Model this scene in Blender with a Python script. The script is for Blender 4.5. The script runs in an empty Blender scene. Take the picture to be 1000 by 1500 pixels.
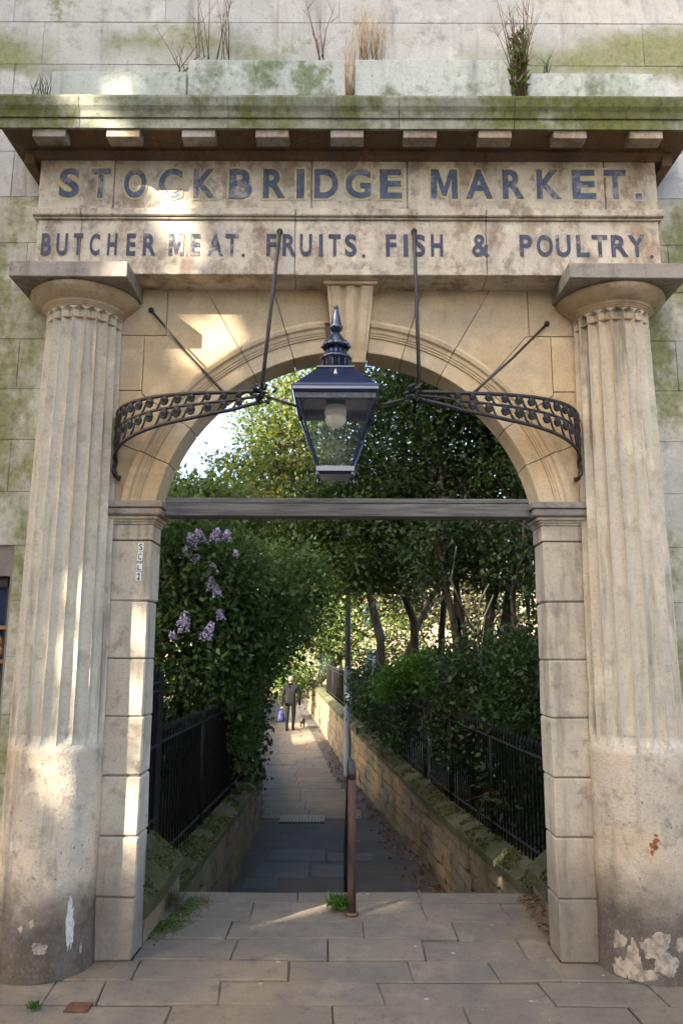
import bpy, bmesh, math, random
import numpy as np
from mathutils import Vector, Matrix, noise

random.seed(7); RNG = np.random.default_rng(7)
SC = bpy.context.scene
COL = SC.collection
rad = math.radians

# ------------------------------------------------------------------ camera
F_PX, PITCH, ROLL, CAM_H, CAM_X = 1127.0, rad(10.3), rad(0.2), 1.6, -0.033
CAM_D = CAM_H / math.tan(math.atan(661 / F_PX) - PITCH)
_r0 = Vector((1, 0, 0)); _u0 = Vector((0, -math.sin(PITCH), math.cos(PITCH))); _fw = Vector((0, math.cos(PITCH), math.sin(PITCH)))
_R = _r0 * math.cos(ROLL) + _u0 * math.sin(ROLL)
_U = _u0 * math.cos(ROLL) - _r0 * math.sin(ROLL)
CAM = Vector((CAM_X, -CAM_D, CAM_H))
cd = bpy.data.cameras.new('camera'); cam = bpy.data.objects.new('camera', cd); COL.objects.link(cam)
m = Matrix((_R, _U, -_fw)).transposed().to_4x4(); m.translation = CAM
cam.matrix_world = m
cd.sensor_fit = 'VERTICAL'; cd.sensor_height = 36.0; cd.sensor_width = 24.0
cd.lens = F_PX / 1500 * 36.0; cd.clip_start = 0.05; cd.clip_end = 2000
SC.camera = cam

# ------------------------------------------------------------------ sky, sun, exposure
SUN_AZ, SUN_EL = rad(46), rad(29)         # sun stands behind the camera, to the left
SUNV = Vector((-math.sin(SUN_AZ) * math.cos(SUN_EL), -math.cos(SUN_AZ) * math.cos(SUN_EL), math.sin(SUN_EL)))
W = bpy.data.worlds.new('World'); SC.world = W; W.use_nodes = True
wn = W.node_tree.nodes; wl = W.node_tree.links
for n in list(wn): wn.remove(n)
sky = wn.new('ShaderNodeTexSky'); sky.sky_type = 'NISHITA'; sky.sun_disc = False
sky.sun_elevation = SUN_EL; sky.sun_rotation = math.atan2(SUNV.x, SUNV.y)
sky.air_density = .9; sky.dust_density = 6.0; sky.ozone_density = 0.45
bg = wn.new('ShaderNodeBackground'); bg.inputs['Strength'].default_value = 0.15
wo = wn.new('ShaderNodeOutputWorld')
wl.new(sky.outputs[0], bg.inputs[0]); wl.new(bg.outputs[0], wo.inputs[0])
sl = bpy.data.lights.new('sun', 'SUN'); sl.energy = 4.4; sl.angle = rad(0.55); sl.color = (1.0, 0.90, 0.74)
so = bpy.data.objects.new('sun', sl); COL.objects.link(so)
so.rotation_euler = (-SUNV).to_track_quat('-Z', 'Y').to_euler(); so.location = SUNV * 60
SC.view_settings.view_transform = 'Standard'; SC.view_settings.look = 'None'
SC.view_settings.exposure = 2.55; SC.view_settings.gamma = 1.0
SC.view_settings.use_curve_mapping = False
SC.render.engine = 'CYCLES'
SC.cycles.use_denoising = True
SC.cycles.max_bounces = 8; SC.cycles.transparent_max_bounces = 12

# ------------------------------------------------------------------ pixel helpers (photo 1000 x 1500)
def ray(px, py): return _fw + _R * ((px - 500) / F_PX) + _U * ((750 - py) / F_PX)
def PY(px, py, Y=0.0):
    d = ray(px, py); return CAM + d * ((Y - CAM.y) / d.y)
def PZ(px, py, Z=0.0):
    d = ray(px, py); return CAM + d * ((Z - CAM.z) / d.z)

# ------------------------------------------------------------------ materials
MATS = {}
def newmat(name):
    m = bpy.data.materials.new(name); m.use_nodes = True
    nt = m.node_tree; nt.nodes.clear()
    out = nt.nodes.new('ShaderNodeOutputMaterial'); b = nt.nodes.new('ShaderNodeBsdfPrincipled')
    nt.links.new(b.outputs[0], out.inputs[0]); MATS[name] = m
    return m, nt, b, out
class NT:
    """small wrapper for building node graphs"""
    def __init__(s, nt): s.nt = nt; s.pos = None
    def n(s, t, **kw):
        x = s.nt.nodes.new(t)
        for k, v in kw.items(): setattr(x, k, v)
        return x
    def l(s, a, b): s.nt.links.new(a, b)
    def P(s):
        if s.pos is None: s.pos = s.n('ShaderNodeNewGeometry').outputs['Position']
        return s.pos
    def sep(s):
        x = s.n('ShaderNodeSeparateXYZ'); s.l(s.P(), x.inputs[0]); return x.outputs
    def noise(s, scale, detail=4, rough=.55, vec=None, stretch=None, off=(0, 0, 0)):
        mp = s.n('ShaderNodeMapping'); s.l(vec if vec is not None else s.P(), mp.inputs[0])
        mp.inputs['Location'].default_value = off
        if stretch: mp.inputs['Scale'].default_value = stretch
        x = s.n('ShaderNodeTexNoise'); x.inputs['Scale'].default_value = scale
        x.inputs['Detail'].default_value = detail; x.inputs['Roughness'].default_value = rough
        s.l(mp.outputs[0], x.inputs['Vector']); return x.outputs['Fac']
    def ramp(s, fac, a, b, lo=0.0, hi=1.0):
        x = s.n('ShaderNodeMapRange'); x.interpolation_type = 'SMOOTHSTEP'
        x.inputs['From Min'].default_value = a; x.inputs['From Max'].default_value = b
        x.inputs['To Min'].default_value = lo; x.inputs['To Max'].default_value = hi
        s.l(fac, x.inputs['Value']); return x.outputs[0]
    def math(s, op, a, b=None):
        x = s.n('ShaderNodeMath', operation=op)
        for i, v in enumerate((a, b)):
            if v is None: continue
            if isinstance(v, (int, float)): x.inputs[i].default_value = v
            else: s.l(v, x.inputs[i])
        return x.outputs[0]
    def mix(s, fac, a, b, mode='MIX'):
        x = s.n('ShaderNodeMix', data_type='RGBA', blend_type=mode)
        for sock, v in ((x.inputs[0], fac), (x.inputs[6], a), (x.inputs[7], b)):
            if isinstance(v, (int, float)): sock.default_value = v
            elif isinstance(v, tuple): sock.default_value = (*v, 1)
            else: s.l(v, sock)
        return x.outputs[2]
    def rnd(s): return s.n('ShaderNodeObjectInfo').outputs['Random']
    def bump(s, h, strength=.4, dist=.01, normal=None):
        x = s.n('ShaderNodeBump'); x.inputs['Strength'].default_value = strength; x.inputs['Distance'].default_value = dist
        s.l(h, x.inputs['Height'])
        if normal is not None: s.l(normal, x.inputs['Normal'])
        return x.outputs[0]

def stone(name, base, alt, rough=.85, soot=.35, algae=None, algae_col=(.075, .105, .022), zdirt=None, warm=.3, streak=.3, bumpd=.006, rust=0.0, pit=.5, blockvar=.45, spots=0.0, zband=None):
    """weathered sandstone. algae = (noise threshold lo, hi); zdirt = (z0, z1, colour): splash grime below z1"""
    mt, nt, b, out = newmat(name); g = NT(nt)
    n1 = g.noise(2.2, 5, .6); n2 = g.noise(9, 6, .7, off=(3, 1, 2)); n3 = g.noise(70, 5, .75); n4 = g.noise(24, 6, .75, off=(6, 8, 2))
    c = g.mix(g.ramp(n1, .35, .68), base, alt)
    r = g.rnd()
    c = g.mix(g.ramp(r, 0, 1, 0, blockvar), c, (base[0] * .70, base[1] * .74, base[2] * .80))
    c = g.mix(g.math('MULTIPLY', g.ramp(g.noise(1.1, 3, .5, off=(9, 4, 7)), .48, .7), warm), c, (.46, .28, .11))
    c = g.mix(g.math('MULTIPLY', g.ramp(g.noise(5, 4, .6, off=(1, 9, 4)), .52, .7), .45), c, tuple(min(1, x * 1.28) for x in base))
    c = g.mix(g.math('MULTIPLY', g.ramp(n2, .5, .7), soot), c, (.11, .095, .08))
    c = g.mix(g.math('MULTIPLY', g.ramp(n4, .56, .72), soot * .8), c, (.10, .085, .068))
    if streak:
        st = g.noise(8, 5, .65, stretch=(1, 1, .10), off=(5, 5, 1))
        c = g.mix(g.math('MULTIPLY', g.ramp(st, .50, .70), streak), c, (.085, .07, .058))
    if rust:
        rr = g.noise(5, 6, .75, off=(11, 2, 8), stretch=(1, 1, .6))
        c = g.mix(g.math('MULTIPLY', g.ramp(rr, .47, .62), rust), c, g.mix(g.ramp(n4, .4, .6), (.24, .12, .05), (.10, .06, .035)))
    if algae:
        an = g.math('ADD', g.math('MULTIPLY', g.noise(1.6, 5, .62, off=(2, 7, 5), stretch=(1.4, 1, .8)), .72), g.math('MULTIPLY', g.noise(15, 5, .7, off=(2, 2, 5)), .28))
        c = g.mix(g.ramp(an, algae[0], algae[1], 0, .92), c, g.mix(g.ramp(n4, .4, .65), algae_col, tuple(x * .55 for x in algae_col)))
    if zband:
        z = g.sep()[2]; zn = g.math('ADD', z, g.math('MULTIPLY', g.math('SUBTRACT', g.noise(1.3, 5, .65, off=(7, 7, 1)), .5), .9))
        bm_ = g.math('MULTIPLY', g.ramp(zn, zband[0], zband[0] + .15), g.ramp(zn, zband[1] - .2, zband[1], 1, 0))
        bm_ = g.math('MULTIPLY', bm_, g.ramp(g.noise(.9, 3, .5, off=(3, 3, 9)), .36, .55))
        c = g.mix(g.math('MULTIPLY', bm_, .85), c, g.mix(g.ramp(n4, .4, .65), zband[2], tuple(x * .6 for x in zband[2])))
    if zdirt:
        z = g.sep()[2]
        zz = g.math('ADD', z, g.math('MULTIPLY', g.math('SUBTRACT', g.noise(3.0, 6, .65, off=(1, 3, 3)), .5), .7))
        c = g.mix(g.ramp(zz, zdirt[0], zdirt[1], zdirt[3], 0), c, g.mix(g.ramp(n2, .4, .65), zdirt[2], tuple(x * 1.9 for x in zdirt[2])))
    c = g.mix(g.ramp(n3, .32, .5, .42, .0), c, tuple(x * .45 for x in base))
    vor = g.n('ShaderNodeTexVoronoi'); vor.inputs['Scale'].default_value = 34; g.l(g.P(), vor.inputs['Vector'])
    hole = g.math('MULTIPLY', g.ramp(vor.outputs['Distance'], .10, .26, 1, 0), g.ramp(n4, .54, .62, 0, 1))
    c = g.mix(g.math('MULTIPLY', hole, pit * .8), c, tuple(x * .35 for x in base))
    if spots:
        v2 = g.n('ShaderNodeTexVoronoi'); v2.inputs['Scale'].default_value = 5; g.l(g.P(), v2.inputs['Vector'])
        c = g.mix(g.math('MULTIPLY', g.ramp(v2.outputs['Distance'], .055, .075, 1, 0), spots), c, (.40, .38, .35))
    g.l(c, b.inputs['Base Color']); b.inputs['Roughness'].default_value = rough
    b.inputs['Specular IOR Level'].default_value = .25
    h = g.math('ADD', g.math('MULTIPLY', n3, .5), g.math('ADD', g.math('ADD', n2, g.math('MULTIPLY', n4, .6)), g.math('MULTIPLY', hole, -pit * .7)))
    g.l(g.bump(h, .8, bumpd), b.inputs['Normal'])
    return mt

stone('sandstone', (.53, .455, .34), (.44, .385, .30), soot=.55, streak=.5, zdirt=(.15, .8, (.10, .086, .074), .75))
stone('spandrel_stone', (.56, .44, .28), (.50, .40, .27), soot=.22, streak=.10, warm=.5, pit=.35)
stone('column_stone', (.60, .53, .405), (.50, .445, .345), soot=.32, streak=.65, warm=.32, bumpd=.008)
stone('drum_stone', (.58, .49, .37), (.44, .39, .31), soot=.5, streak=.5, warm=.55, zdirt=(.24, .62, (.060, .050, .042), .93), bumpd=.013, pit=1.0)
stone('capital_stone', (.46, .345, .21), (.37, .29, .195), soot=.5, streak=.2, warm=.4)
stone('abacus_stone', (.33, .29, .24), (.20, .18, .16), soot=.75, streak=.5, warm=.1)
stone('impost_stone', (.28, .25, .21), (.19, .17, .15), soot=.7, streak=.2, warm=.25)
stone('frieze_stone', (.62, .54, .42), (.50, .43, .33), soot=.6, streak=.25, warm=.25, rust=.6)
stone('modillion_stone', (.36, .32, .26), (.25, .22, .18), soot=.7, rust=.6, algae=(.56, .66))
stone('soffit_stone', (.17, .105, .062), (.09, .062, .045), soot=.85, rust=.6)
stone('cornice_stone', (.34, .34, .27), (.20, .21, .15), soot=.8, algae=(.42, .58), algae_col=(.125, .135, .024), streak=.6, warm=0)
stone('blocking_stone', (.46, .485, .43), (.33, .37, .31), soot=.5, algae=(.52, .64), algae_col=(.14, .18, .09), streak=.45, warm=0, pit=1)
stone('upper_stone', (.475, .47, .435), (.39, .39, .365), soot=.42, algae=(.56, .66), algae_col=(.22, .24, .12), streak=.38, warm=.03, zband=(5.15, 5.68, (.19, .205, .06)))
stone('side_stone', (.48, .455, .375), (.40, .39, .33), soot=.3, algae=(.42, .58), algae_col=(.19, .20, .07), streak=.3, warm=.25)
stone('mortar', (.24, .215, .18), (.17, .155, .13), soot=.4)
stone('tenement_stone', (.42, .36, .28), (.36, .31, .25))
stone('slab_stone', (.215, .170, .120), (.140, .120, .098), soot=.75, streak=0, warm=.2, bumpd=.009, algae=(.60, .70), algae_col=(.08, .09, .03), pit=.8, blockvar=.75, spots=.6)
stone('lane_slab', (.20, .155, .105), (.15, .125, .095), soot=.4, streak=0, warm=.2, bumpd=.005)
stone('rubble_stone', (.26, .20, .12), (.17, .14, .10), soot=.75, streak=.35, warm=.6, algae=(.52, .66), algae_col=(.09, .10, .02), bumpd=.03, pit=1, blockvar=.85)
stone('coping_moss', (.13, .12, .075), (.085, .085, .05), soot=.6, streak=0, warm=.2, algae=(.35, .6), algae_col=(.060, .066, .016), bumpd=.03)
stone('lane_grey', (.105, .108, .11), (.085, .088, .09), soot=.4, streak=0, warm=0, bumpd=.005)
stone('joint_dirt', (.045, .042, .03), (.03, .032, .018), soot=.3, streak=0, algae=(.5, .7), algae_col=(.04, .055, .012))
stone('asphalt', (.075, .07, .065), (.055, .054, .053), soot=.2, streak=0, warm=.05, bumpd=.004)

def plain(name, col, rough=.6, metal=0.0, spec=.4, var=.25, scale=14, alt=None, bumpd=0.0, stretch=None, coat=0.0, fine=0.0):
    mt, nt, b, out = newmat(name); g = NT(nt)
    n = g.noise(scale, 5, .6, stretch=stretch)
    alt = alt or tuple(x * (1 - var) for x in col)
    c = g.mix(g.ramp(n, .38, .66), col, alt)
    g.l(c, b.inputs['Base Color']); b.inputs['Roughness'].default_value = rough; b.inputs['Metallic'].default_value = metal
    b.inputs['Specular IOR Level'].default_value = spec
    if coat: b.inputs['Coat Weight'].default_value = coat; b.inputs['Coat Roughness'].default_value = .12
    if bumpd: g.l(g.bump(g.noise(scale * 3, 4, .7, stretch=stretch), .5, bumpd), b.inputs['Normal'])
    return mt
plain('iron', (.018, .017, .017), .45, 0, .5, alt=(.035, .028, .024), scale=30, bumpd=.002)
plain('railing_iron', (.008, .008, .009), .7, 0, .2, alt=(.014, .012, .011))
plain('lantern_paint_sky_tint', (.008, .016, .050), .22, 0, .6, alt=(.010, .016, .04), coat=.8)  # blue in the base colour imitates sky reflected in dark gloss
plain('lantern_trim', (.10, .095, .12), .5, 0, .4, var=.5, scale=40)
plain('brass', (.5, .42, .25), .35, .6)
plain('beam_wood', (.17, .165, .155), .8, 0, .2, alt=(.09, .085, .08), scale=7, stretch=(.5, 6, 10), bumpd=.006)
plain('rust_paint', (.085, .042, .028), .65, 0, .3, alt=(.04, .03, .035), scale=9, bumpd=.003, stretch=(1, 1, .35))
plain('pole_paint', (.125, .15, .185), .55, 0, .35, alt=(.09, .105, .125), scale=6, stretch=(1, 1, .3))
plain('rust', (.16, .07, .035), .8, 0, .2, alt=(.08, .045, .03), scale=40, bumpd=.004)
plain('rust_spot', (.30, .11, .035), .9, 0, .1, alt=(.14, .06, .03), scale=60)
plain('plate_white', (.72, .71, .66), .5, var=.1)
plain('paint_black', (.02, .02, .02), .5)
plain('plaster_pale', (.55, .52, .48), .9, 0, .15, alt=(.36, .33, .29), scale=34, bumpd=.003)
plain('plaster_tan', (.38, .315, .245), .9, 0, .15, alt=(.20, .165, .135), scale=26, bumpd=.003)
plain('bark', (.045, .036, .028), .9, 0, .15, alt=(.085, .07, .052), scale=9, stretch=(1, 1, .25), bumpd=.02)
plain('twig', (.16, .105, .065), .85, 0, .2, alt=(.10, .065, .04), scale=30)
plain('dry_grass', (.44, .30, .14), .8, 0, .2, alt=(.30, .18, .08), scale=30)
plain('blossom', (.54, .44, .66), .7, 0, .2, alt=(.68, .60, .74), scale=40)
plain('soil', (.05, .04, .028), .95, 0, .1, alt=(.035, .04, .018), scale=5, bumpd=.03)
plain('lawn', (.05, .06, .02), .95, 0, .1, alt=(.05, .042, .025), scale=2, bumpd=.04)
plain('litter', (.14, .085, .045), .9, 0, .1, alt=(.075, .05, .03), scale=18)
plain('window_blue', (.02, .035, .075), .15, 0, .6, var=.3)
plain('frame_dark', (.03, .028, .03), .5)
plain('ornament', (.30, .17, .06), .5, alt=(.16, .09, .04))
plain('coat', (.006, .006, .008), .85, 0, .2)
plain('trousers', (.016, .016, .02), .85, 0, .2)
plain('skin', (.42, .26, .18), .6)
plain('hair_grey', (.09, .085, .075), .8)
plain('shoe', (.015, .013, .012), .5)
plain('bag_blue', (.03, .035, .12), .45, 0, .4, alt=(.045, .05, .16))
plain('dog_fur', (.02, .017, .015), .9, 0, .1, alt=(.10, .085, .07), scale=9)
plain('slate', (.07, .075, .085), .6, scale=4)
plain('leaf_plain', (.05, .10, .025), .6)
plain('harling', (.24, .20, .14), .9, 0, .2, alt=(.20, .17, .12), scale=1.5)
plain('pale_bark', (.26, .24, .20), .85, 0, .2, alt=(.16, .14, .11), scale=12)
plain('twine', (.06, .05, .05), .7)

def letter_mat(name, col, wear, wear_lo=.44, wear_hi=.62):
    mt, nt, b, out = newmat(name); g = NT(nt)
    n = g.noise(13, 6, .7); n2 = g.noise(70, 3, .7, off=(4, 4, 4)); big = g.noise(1.7, 2, .5, off=(6, 1, 3))
    w = g.math('ADD', g.math('MULTIPLY', n, .55), g.math('ADD', g.math('MULTIPLY', n2, .2), g.math('MULTIPLY', big, .3)))
    c = g.mix(g.ramp(g.noise(22, 3, .6), .35, .65), col, tuple(x * .7 for x in col))
    c = g.mix(g.ramp(w, wear_lo, wear_hi, 0, wear), c, (.44, .39, .32))
    g.l(c, b.inputs['Base Color']); b.inputs['Roughness'].default_value = .7; b.inputs['Specular IOR Level'].default_value = .2
    g.l(g.bump(n2, .4, .002), b.inputs['Normal'])
letter_mat('letter_blue', (.105, .130, .195), .6, .53, .64)
letter_mat('letter_outline', (.62, .53, .24), .85, .48, .60)
letter_mat('letter_slate', (.075, .085, .12), .7, .53, .64)

def leafmat(name, a, b_, trans=.35, back=None):
    mt, nt, b, out = newmat(name); g = NT(nt)
    at = g.n('ShaderNodeAttribute'); at.attribute_name = 'rnd'
    n = g.noise(1.6, 3, .5)
    c = g.mix(at.outputs['Fac'], a, b_)
    c = g.mix(g.ramp(n, .4, .65, 0, .45), c, tuple(x * .55 for x in a))
    g.l(c, b.inputs['Base Color']); b.inputs['Roughness'].default_value = .5; b.inputs['Specular IOR Level'].default_value = .28
    t = g.n('ShaderNodeBsdfTranslucent'); g.l(g.mix(.5, c, back or (b_[0] * 1.6, b_[1] * 1.6, b_[2] * .8)), t.inputs[0])
    mx = g.n('ShaderNodeMixShader'); mx.inputs[0].default_value = trans
    g.l(b.outputs[0], mx.inputs[1]); g.l(t.outputs[0], mx.inputs[2]); g.l(mx.outputs[0], out.inputs[0])
leafmat('leaf_lilac', (.055, .105, .030), (.125, .190, .060))
leafmat('leaf_dark', (.018, .038, .013), (.050, .085, .024), .25)
leafmat('leaf_mid', (.050, .085, .018), (.115, .155, .034))
leafmat('leaf_gold', (.110, .130, .020), (.190, .185, .034))
leafmat('leaf_bright', (.045, .120, .018), (.080, .180, .030), .4)
leafmat('leaf_olive', (.060, .066, .028), (.12, .115, .06))
leafmat('leaf_moss', (.045, .052, .012), (.090, .095, .022), .1)
leafmat('leaf_dry', (.12, .06, .025), (.20, .11, .05), .15)

# glass
mt, nt, b, out = newmat('glass'); g = NT(nt)
tr = g.n('ShaderNodeBsdfTransparent'); tr.inputs[0].default_value = (.96, .98, .97, 1)
gl = g.n('ShaderNodeBsdfGlossy'); gl.inputs['Roughness'].default_value = .03
fr = g.n('ShaderNodeFresnel'); fr.inputs[0].default_value = 1.5
dif = g.n('ShaderNodeBsdfDiffuse'); dif.inputs[0].default_value = (.75, .8, .8, 1)
m1 = g.n('ShaderNodeMixShader'); g.l(g.ramp(g.noise(6, 4, .6), .35, .75, .01, .07), m1.inputs[0]); g.l(tr.outputs[0], m1.inputs[1]); g.l(dif.outputs[0], m1.inputs[2])
m2 = g.n('ShaderNodeMixShader'); g.l(fr.outputs[0], m2.inputs[0]); g.l(m1.outputs[0], m2.inputs[1]); g.l(gl.outputs[0], m2.inputs[2])
g.l(m2.outputs[0], out.inputs[0])
mt, nt, b, out = newmat('frosted'); b.inputs['Base Color'].default_value = (.75, .70, .58, 1); b.inputs['Roughness'].default_value = .35
b.inputs['Subsurface Weight'].default_value = .3

# ------------------------------------------------------------------ object helpers
WO = {}
def link(o, parent=None, loc=(0, 0, 0)):
    COL.objects.link(o)
    if parent is not None: o.parent = parent
    return o
def tag(o, label=None, cat=None, group=None, kind=None):
    if label: o['label'] = label
    if cat: o['category'] = cat
    if group: o['group'] = group
    if kind: o['kind'] = kind
    return o
def thing(name, loc, label, cat, group=None):
    o = bpy.data.objects.new(name, None); COL.objects.link(o); o.location = loc; o.empty_display_size = .2
    WO[o] = Vector(loc); return tag(o, label, cat, group)

class MB:
    def __init__(s): s.v = []; s.f = []; s.m = []; s.sm = []
    def add(s, vs, fs, mat=0, smooth=False):
        o = len(s.v); s.v += [tuple(p) for p in vs]
        for f in fs: s.f.append(tuple(i + o for i in f)); s.m.append(mat); s.sm.append(smooth)
        return s
    def box(s, x0, x1, y0, y1, z0, z1, mat=0):
        vs = [(x, y, z) for z in (z0, z1) for y in (y0, y1) for x in (x0, x1)]
        return s.add(vs, [(0, 2, 3, 1), (4, 5, 7, 6), (0, 1, 5, 4), (2, 6, 7, 3), (0, 4, 6, 2), (1, 3, 7, 5)], mat)
    def hexa(s, p, mat=0):      # 8 points: bottom 4 ccw, top 4 ccw
        return s.add(p, [(3, 2, 1, 0), (4, 5, 6, 7), (0, 1, 5, 4), (1, 2, 6, 5), (2, 3, 7, 6), (3, 0, 4, 7)], mat)
    def rbox(s, x0, x1, y0, y1, z0, z1, c=.006, j=.0, mat=0):
        """box with chamfered edges all round, corners slightly uneven"""
        r = lambda: random.uniform(-j, j)
        vs = []; xs = (x0, x1); ys = (y0, y1); zs = (z0, z1)
        idx = {}
        for i in (0, 1):
            for k in (0, 1):
                for l in (0, 1):
                    sx, sy, sz = (1 - 2 * i), (1 - 2 * k), (1 - 2 * l)
                    bx, by, bz = xs[i] + r(), ys[k] + r() * .4, zs[l] + r()
                    for a in range(3):
                        p = [bx + sx * c, by + sy * c, bz + sz * c]
                        p[a] = (bx, by, bz)[a]
                        idx[i, k, l, a] = len(vs); vs.append(p)
        fs = []
        I = lambda i, k, l, a: idx[i, k, l, a]
        for i in (0, 1):
            q = [I(i, 0, 0, 0), I(i, 1, 0, 0), I(i, 1, 1, 0), I(i, 0, 1, 0)]; fs.append(q if i else q[::-1])
            q = [I(0, i, 0, 1), I(1, i, 0, 1), I(1, i, 1, 1), I(0, i, 1, 1)]; fs.append(q[::-1] if i else q)
            q = [I(0, 0, i, 2), I(1, 0, i, 2), I(1, 1, i, 2), I(0, 1, i, 2)]; fs.append(q if i else q[::-1])
        for i in (0, 1):
            for k in (0, 1):
                fs.append([I(i, k, 0, 0), I(i, k, 1, 0), I(i, k, 1, 1), I(i, k, 0, 1)])
                fs.append([I(i, 0, k, 0), I(i, 1, k, 0), I(i, 1, k, 2), I(i, 0, k, 2)])
                fs.append([I(0, i, k, 1), I(1, i, k, 1), I(1, i, k, 2), I(0, i, k, 2)])
                for l in (0, 1): fs.append([I(i, k, l, 0), I(i, k, l, 1), I(i, k, l, 2)])
        return s.add(vs, fs, mat)
    def cprism(s, poly, y0, y1, c=.006, mat=0):
        """polygon in (x,z), counter-clockwise seen from -Y, extruded to y1, front edge chamfered"""
        n = len(poly); P = [Vector((p[0], p[1])) for p in poly]
        inn = []
        for i in range(n):
            a, b_, d = P[i - 1], P[i], P[(i + 1) % n]
            e1 = (b_ - a).normalized(); e2 = (d - b_).normalized()
            n1 = Vector((-e1.y, e1.x)); n2 = Vector((-e2.y, e2.x)); k = n1 + n2
            k = k / max(k.length_squared * .5, .35)
            inn.append(b_ + k * c)
        vs = [(p.x, y0, p.y) for p in inn] + [(p.x, y0 + c, p.y) for p in P] + [(p.x, y1, p.y) for p in P]
        fs = [tuple(range(n)), tuple(range(3 * n - 1, 2 * n - 1, -1))]
        for i in range(n):
            j = (i + 1) % n
            fs.append((i, i + n, j + n, j)); fs.append((i + n, i + 2 * n, j + 2 * n, j + n))
        return s.add(vs, fs, mat)
    def prism_x(s, prof, x0, x1, mat=0):
        """profile in (y,z) extruded along x"""
        n = len(prof)
        vs = [(x0, p[0], p[1]) for p in prof] + [(x1, p[0], p[1]) for p in prof]
        fs = [tuple(range(n))[::-1], tuple(range(n, 2 * n))] + [(i, (i + 1) % n, (i + 1) % n + n, i + n) for i in range(n)]
        return s.add(vs, fs, mat)
    def lathe(s, prof, c=(0, 0, 0), n=32, mat=0, smooth=True, phase=0.0):
        """profile list of (r,z)"""
        vs = []; k = len(prof)
        for r, z in prof:
            for i in range(n):
                a = 2 * math.pi * i / n + phase
                vs.append((c[0] + r * math.cos(a), c[1] + r * math.sin(a), c[2] + z))
        fs = []
        for j in range(k - 1):
            for i in range(n):
                fs.append((j * n + i, j * n + (i + 1) % n, (j + 1) * n + (i + 1) % n, (j + 1) * n + i))
        fs.append(tuple(range(n))[::-1]); fs.append(tuple(range((k - 1) * n, k * n)))
        return s.add(vs, fs, mat, smooth)
    def tube(s, pts, r, n=6, mat=0, smooth=True, flat=None):
        pts = [Vector(p) for p in pts]; k = len(pts)
        if not hasattr(r, '__len__'): r = [r] * k
        up = Vector((0, 0, 1)); vs = []
        for i, p in enumerate(pts):
            t = (pts[min(i + 1, k - 1)] - pts[max(i - 1, 0)])
            t = t.normalized() if t.length > 1e-9 else Vector((0, 0, 1))
            a = t.cross(up)
            if a.length < .05: a = t.cross(Vector((0, 1, 0)))
            a.normalize(); b_ = a.cross(t).normalized()
            for q in range(n):
                an = 2 * math.pi * q / n
                vs.append(p + a * (math.cos(an) * r[i]) + b_ * (math.sin(an) * r[i]))
        fs = [(j * n + q, j * n + (q + 1) % n, (j + 1) * n + (q + 1) % n, (j + 1) * n + q) for j in range(k - 1) for q in range(n)]
        fs.append(tuple(range(n))[::-1]); fs.append(tuple(range((k - 1) * n, k * n)))
        return s.add(vs, fs, mat, smooth)
    def build(s, name, mat, parent=None, label=None):
        me = bpy.data.meshes.new(name)
        o3 = WO.get(parent, Vector((0, 0, 0)))
        me.from_pydata([(v[0] - o3.x, v[1] - o3.y, v[2] - o3.z) for v in s.v], [], s.f)
        for mm in (mat if isinstance(mat, (list, tuple)) else [mat]): me.materials.append(MATS[mm])
        me.polygons.foreach_set('material_index', s.m); me.polygons.foreach_set('use_smooth', s.sm)
        me.update()
        bm = bmesh.new(); bm.from_mesh(me); bmesh.ops.recalc_face_normals(bm, faces=bm.faces); bm.to_mesh(me); bm.free()
        o = bpy.data.objects.new(name, me); COL.objects.link(o)
        if parent is not None: o.parent = parent
        WO[o] = o3
        if label: o['label'] = label
        return o

def wobble(mb, amp, scale, seed=0.0):
    out = []
    for v in mb.v:
        n = noise.noise_vector(Vector(v) * scale + Vector((seed, seed, seed)))
        out.append((v[0] + n.x * amp, v[1] + n.y * amp, v[2] + n.z * amp))
    mb.v = out; return mb

# ================================================================== STRUCTURE: street, landing, steps, lane
def sheet(name, poly, z, mat, parent=None):
    mb = MB(); mb.add([(x, y, z) for x, y in poly], [tuple(range(len(poly)))]); o = mb.build(name, mat, parent); tag(o, kind='structure'); return o
sheet('ground', [(-600, 3.2), (600, 3.2), (600, 900), (-600, 900)], -1.10, 'lawn')
sheet('road', [(-80, -9.2), (80, -9.2), (80, -2.6), (-80, -2.6)], -.13, 'asphalt')
sheet('far_ground', [(-600, -600), (600, -600), (600, -9.2), (-600, -9.2)], -.14, 'asphalt')
pav = MB(); pav.box(-40, 40, -2.6, .22, -.3, -.012); pav.box(-1.6, 1.6, .22, 1.19, -.3, -.012)
pav = pav.build('pavement', 'joint_dirt'); tag(pav, kind='structure')
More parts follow.
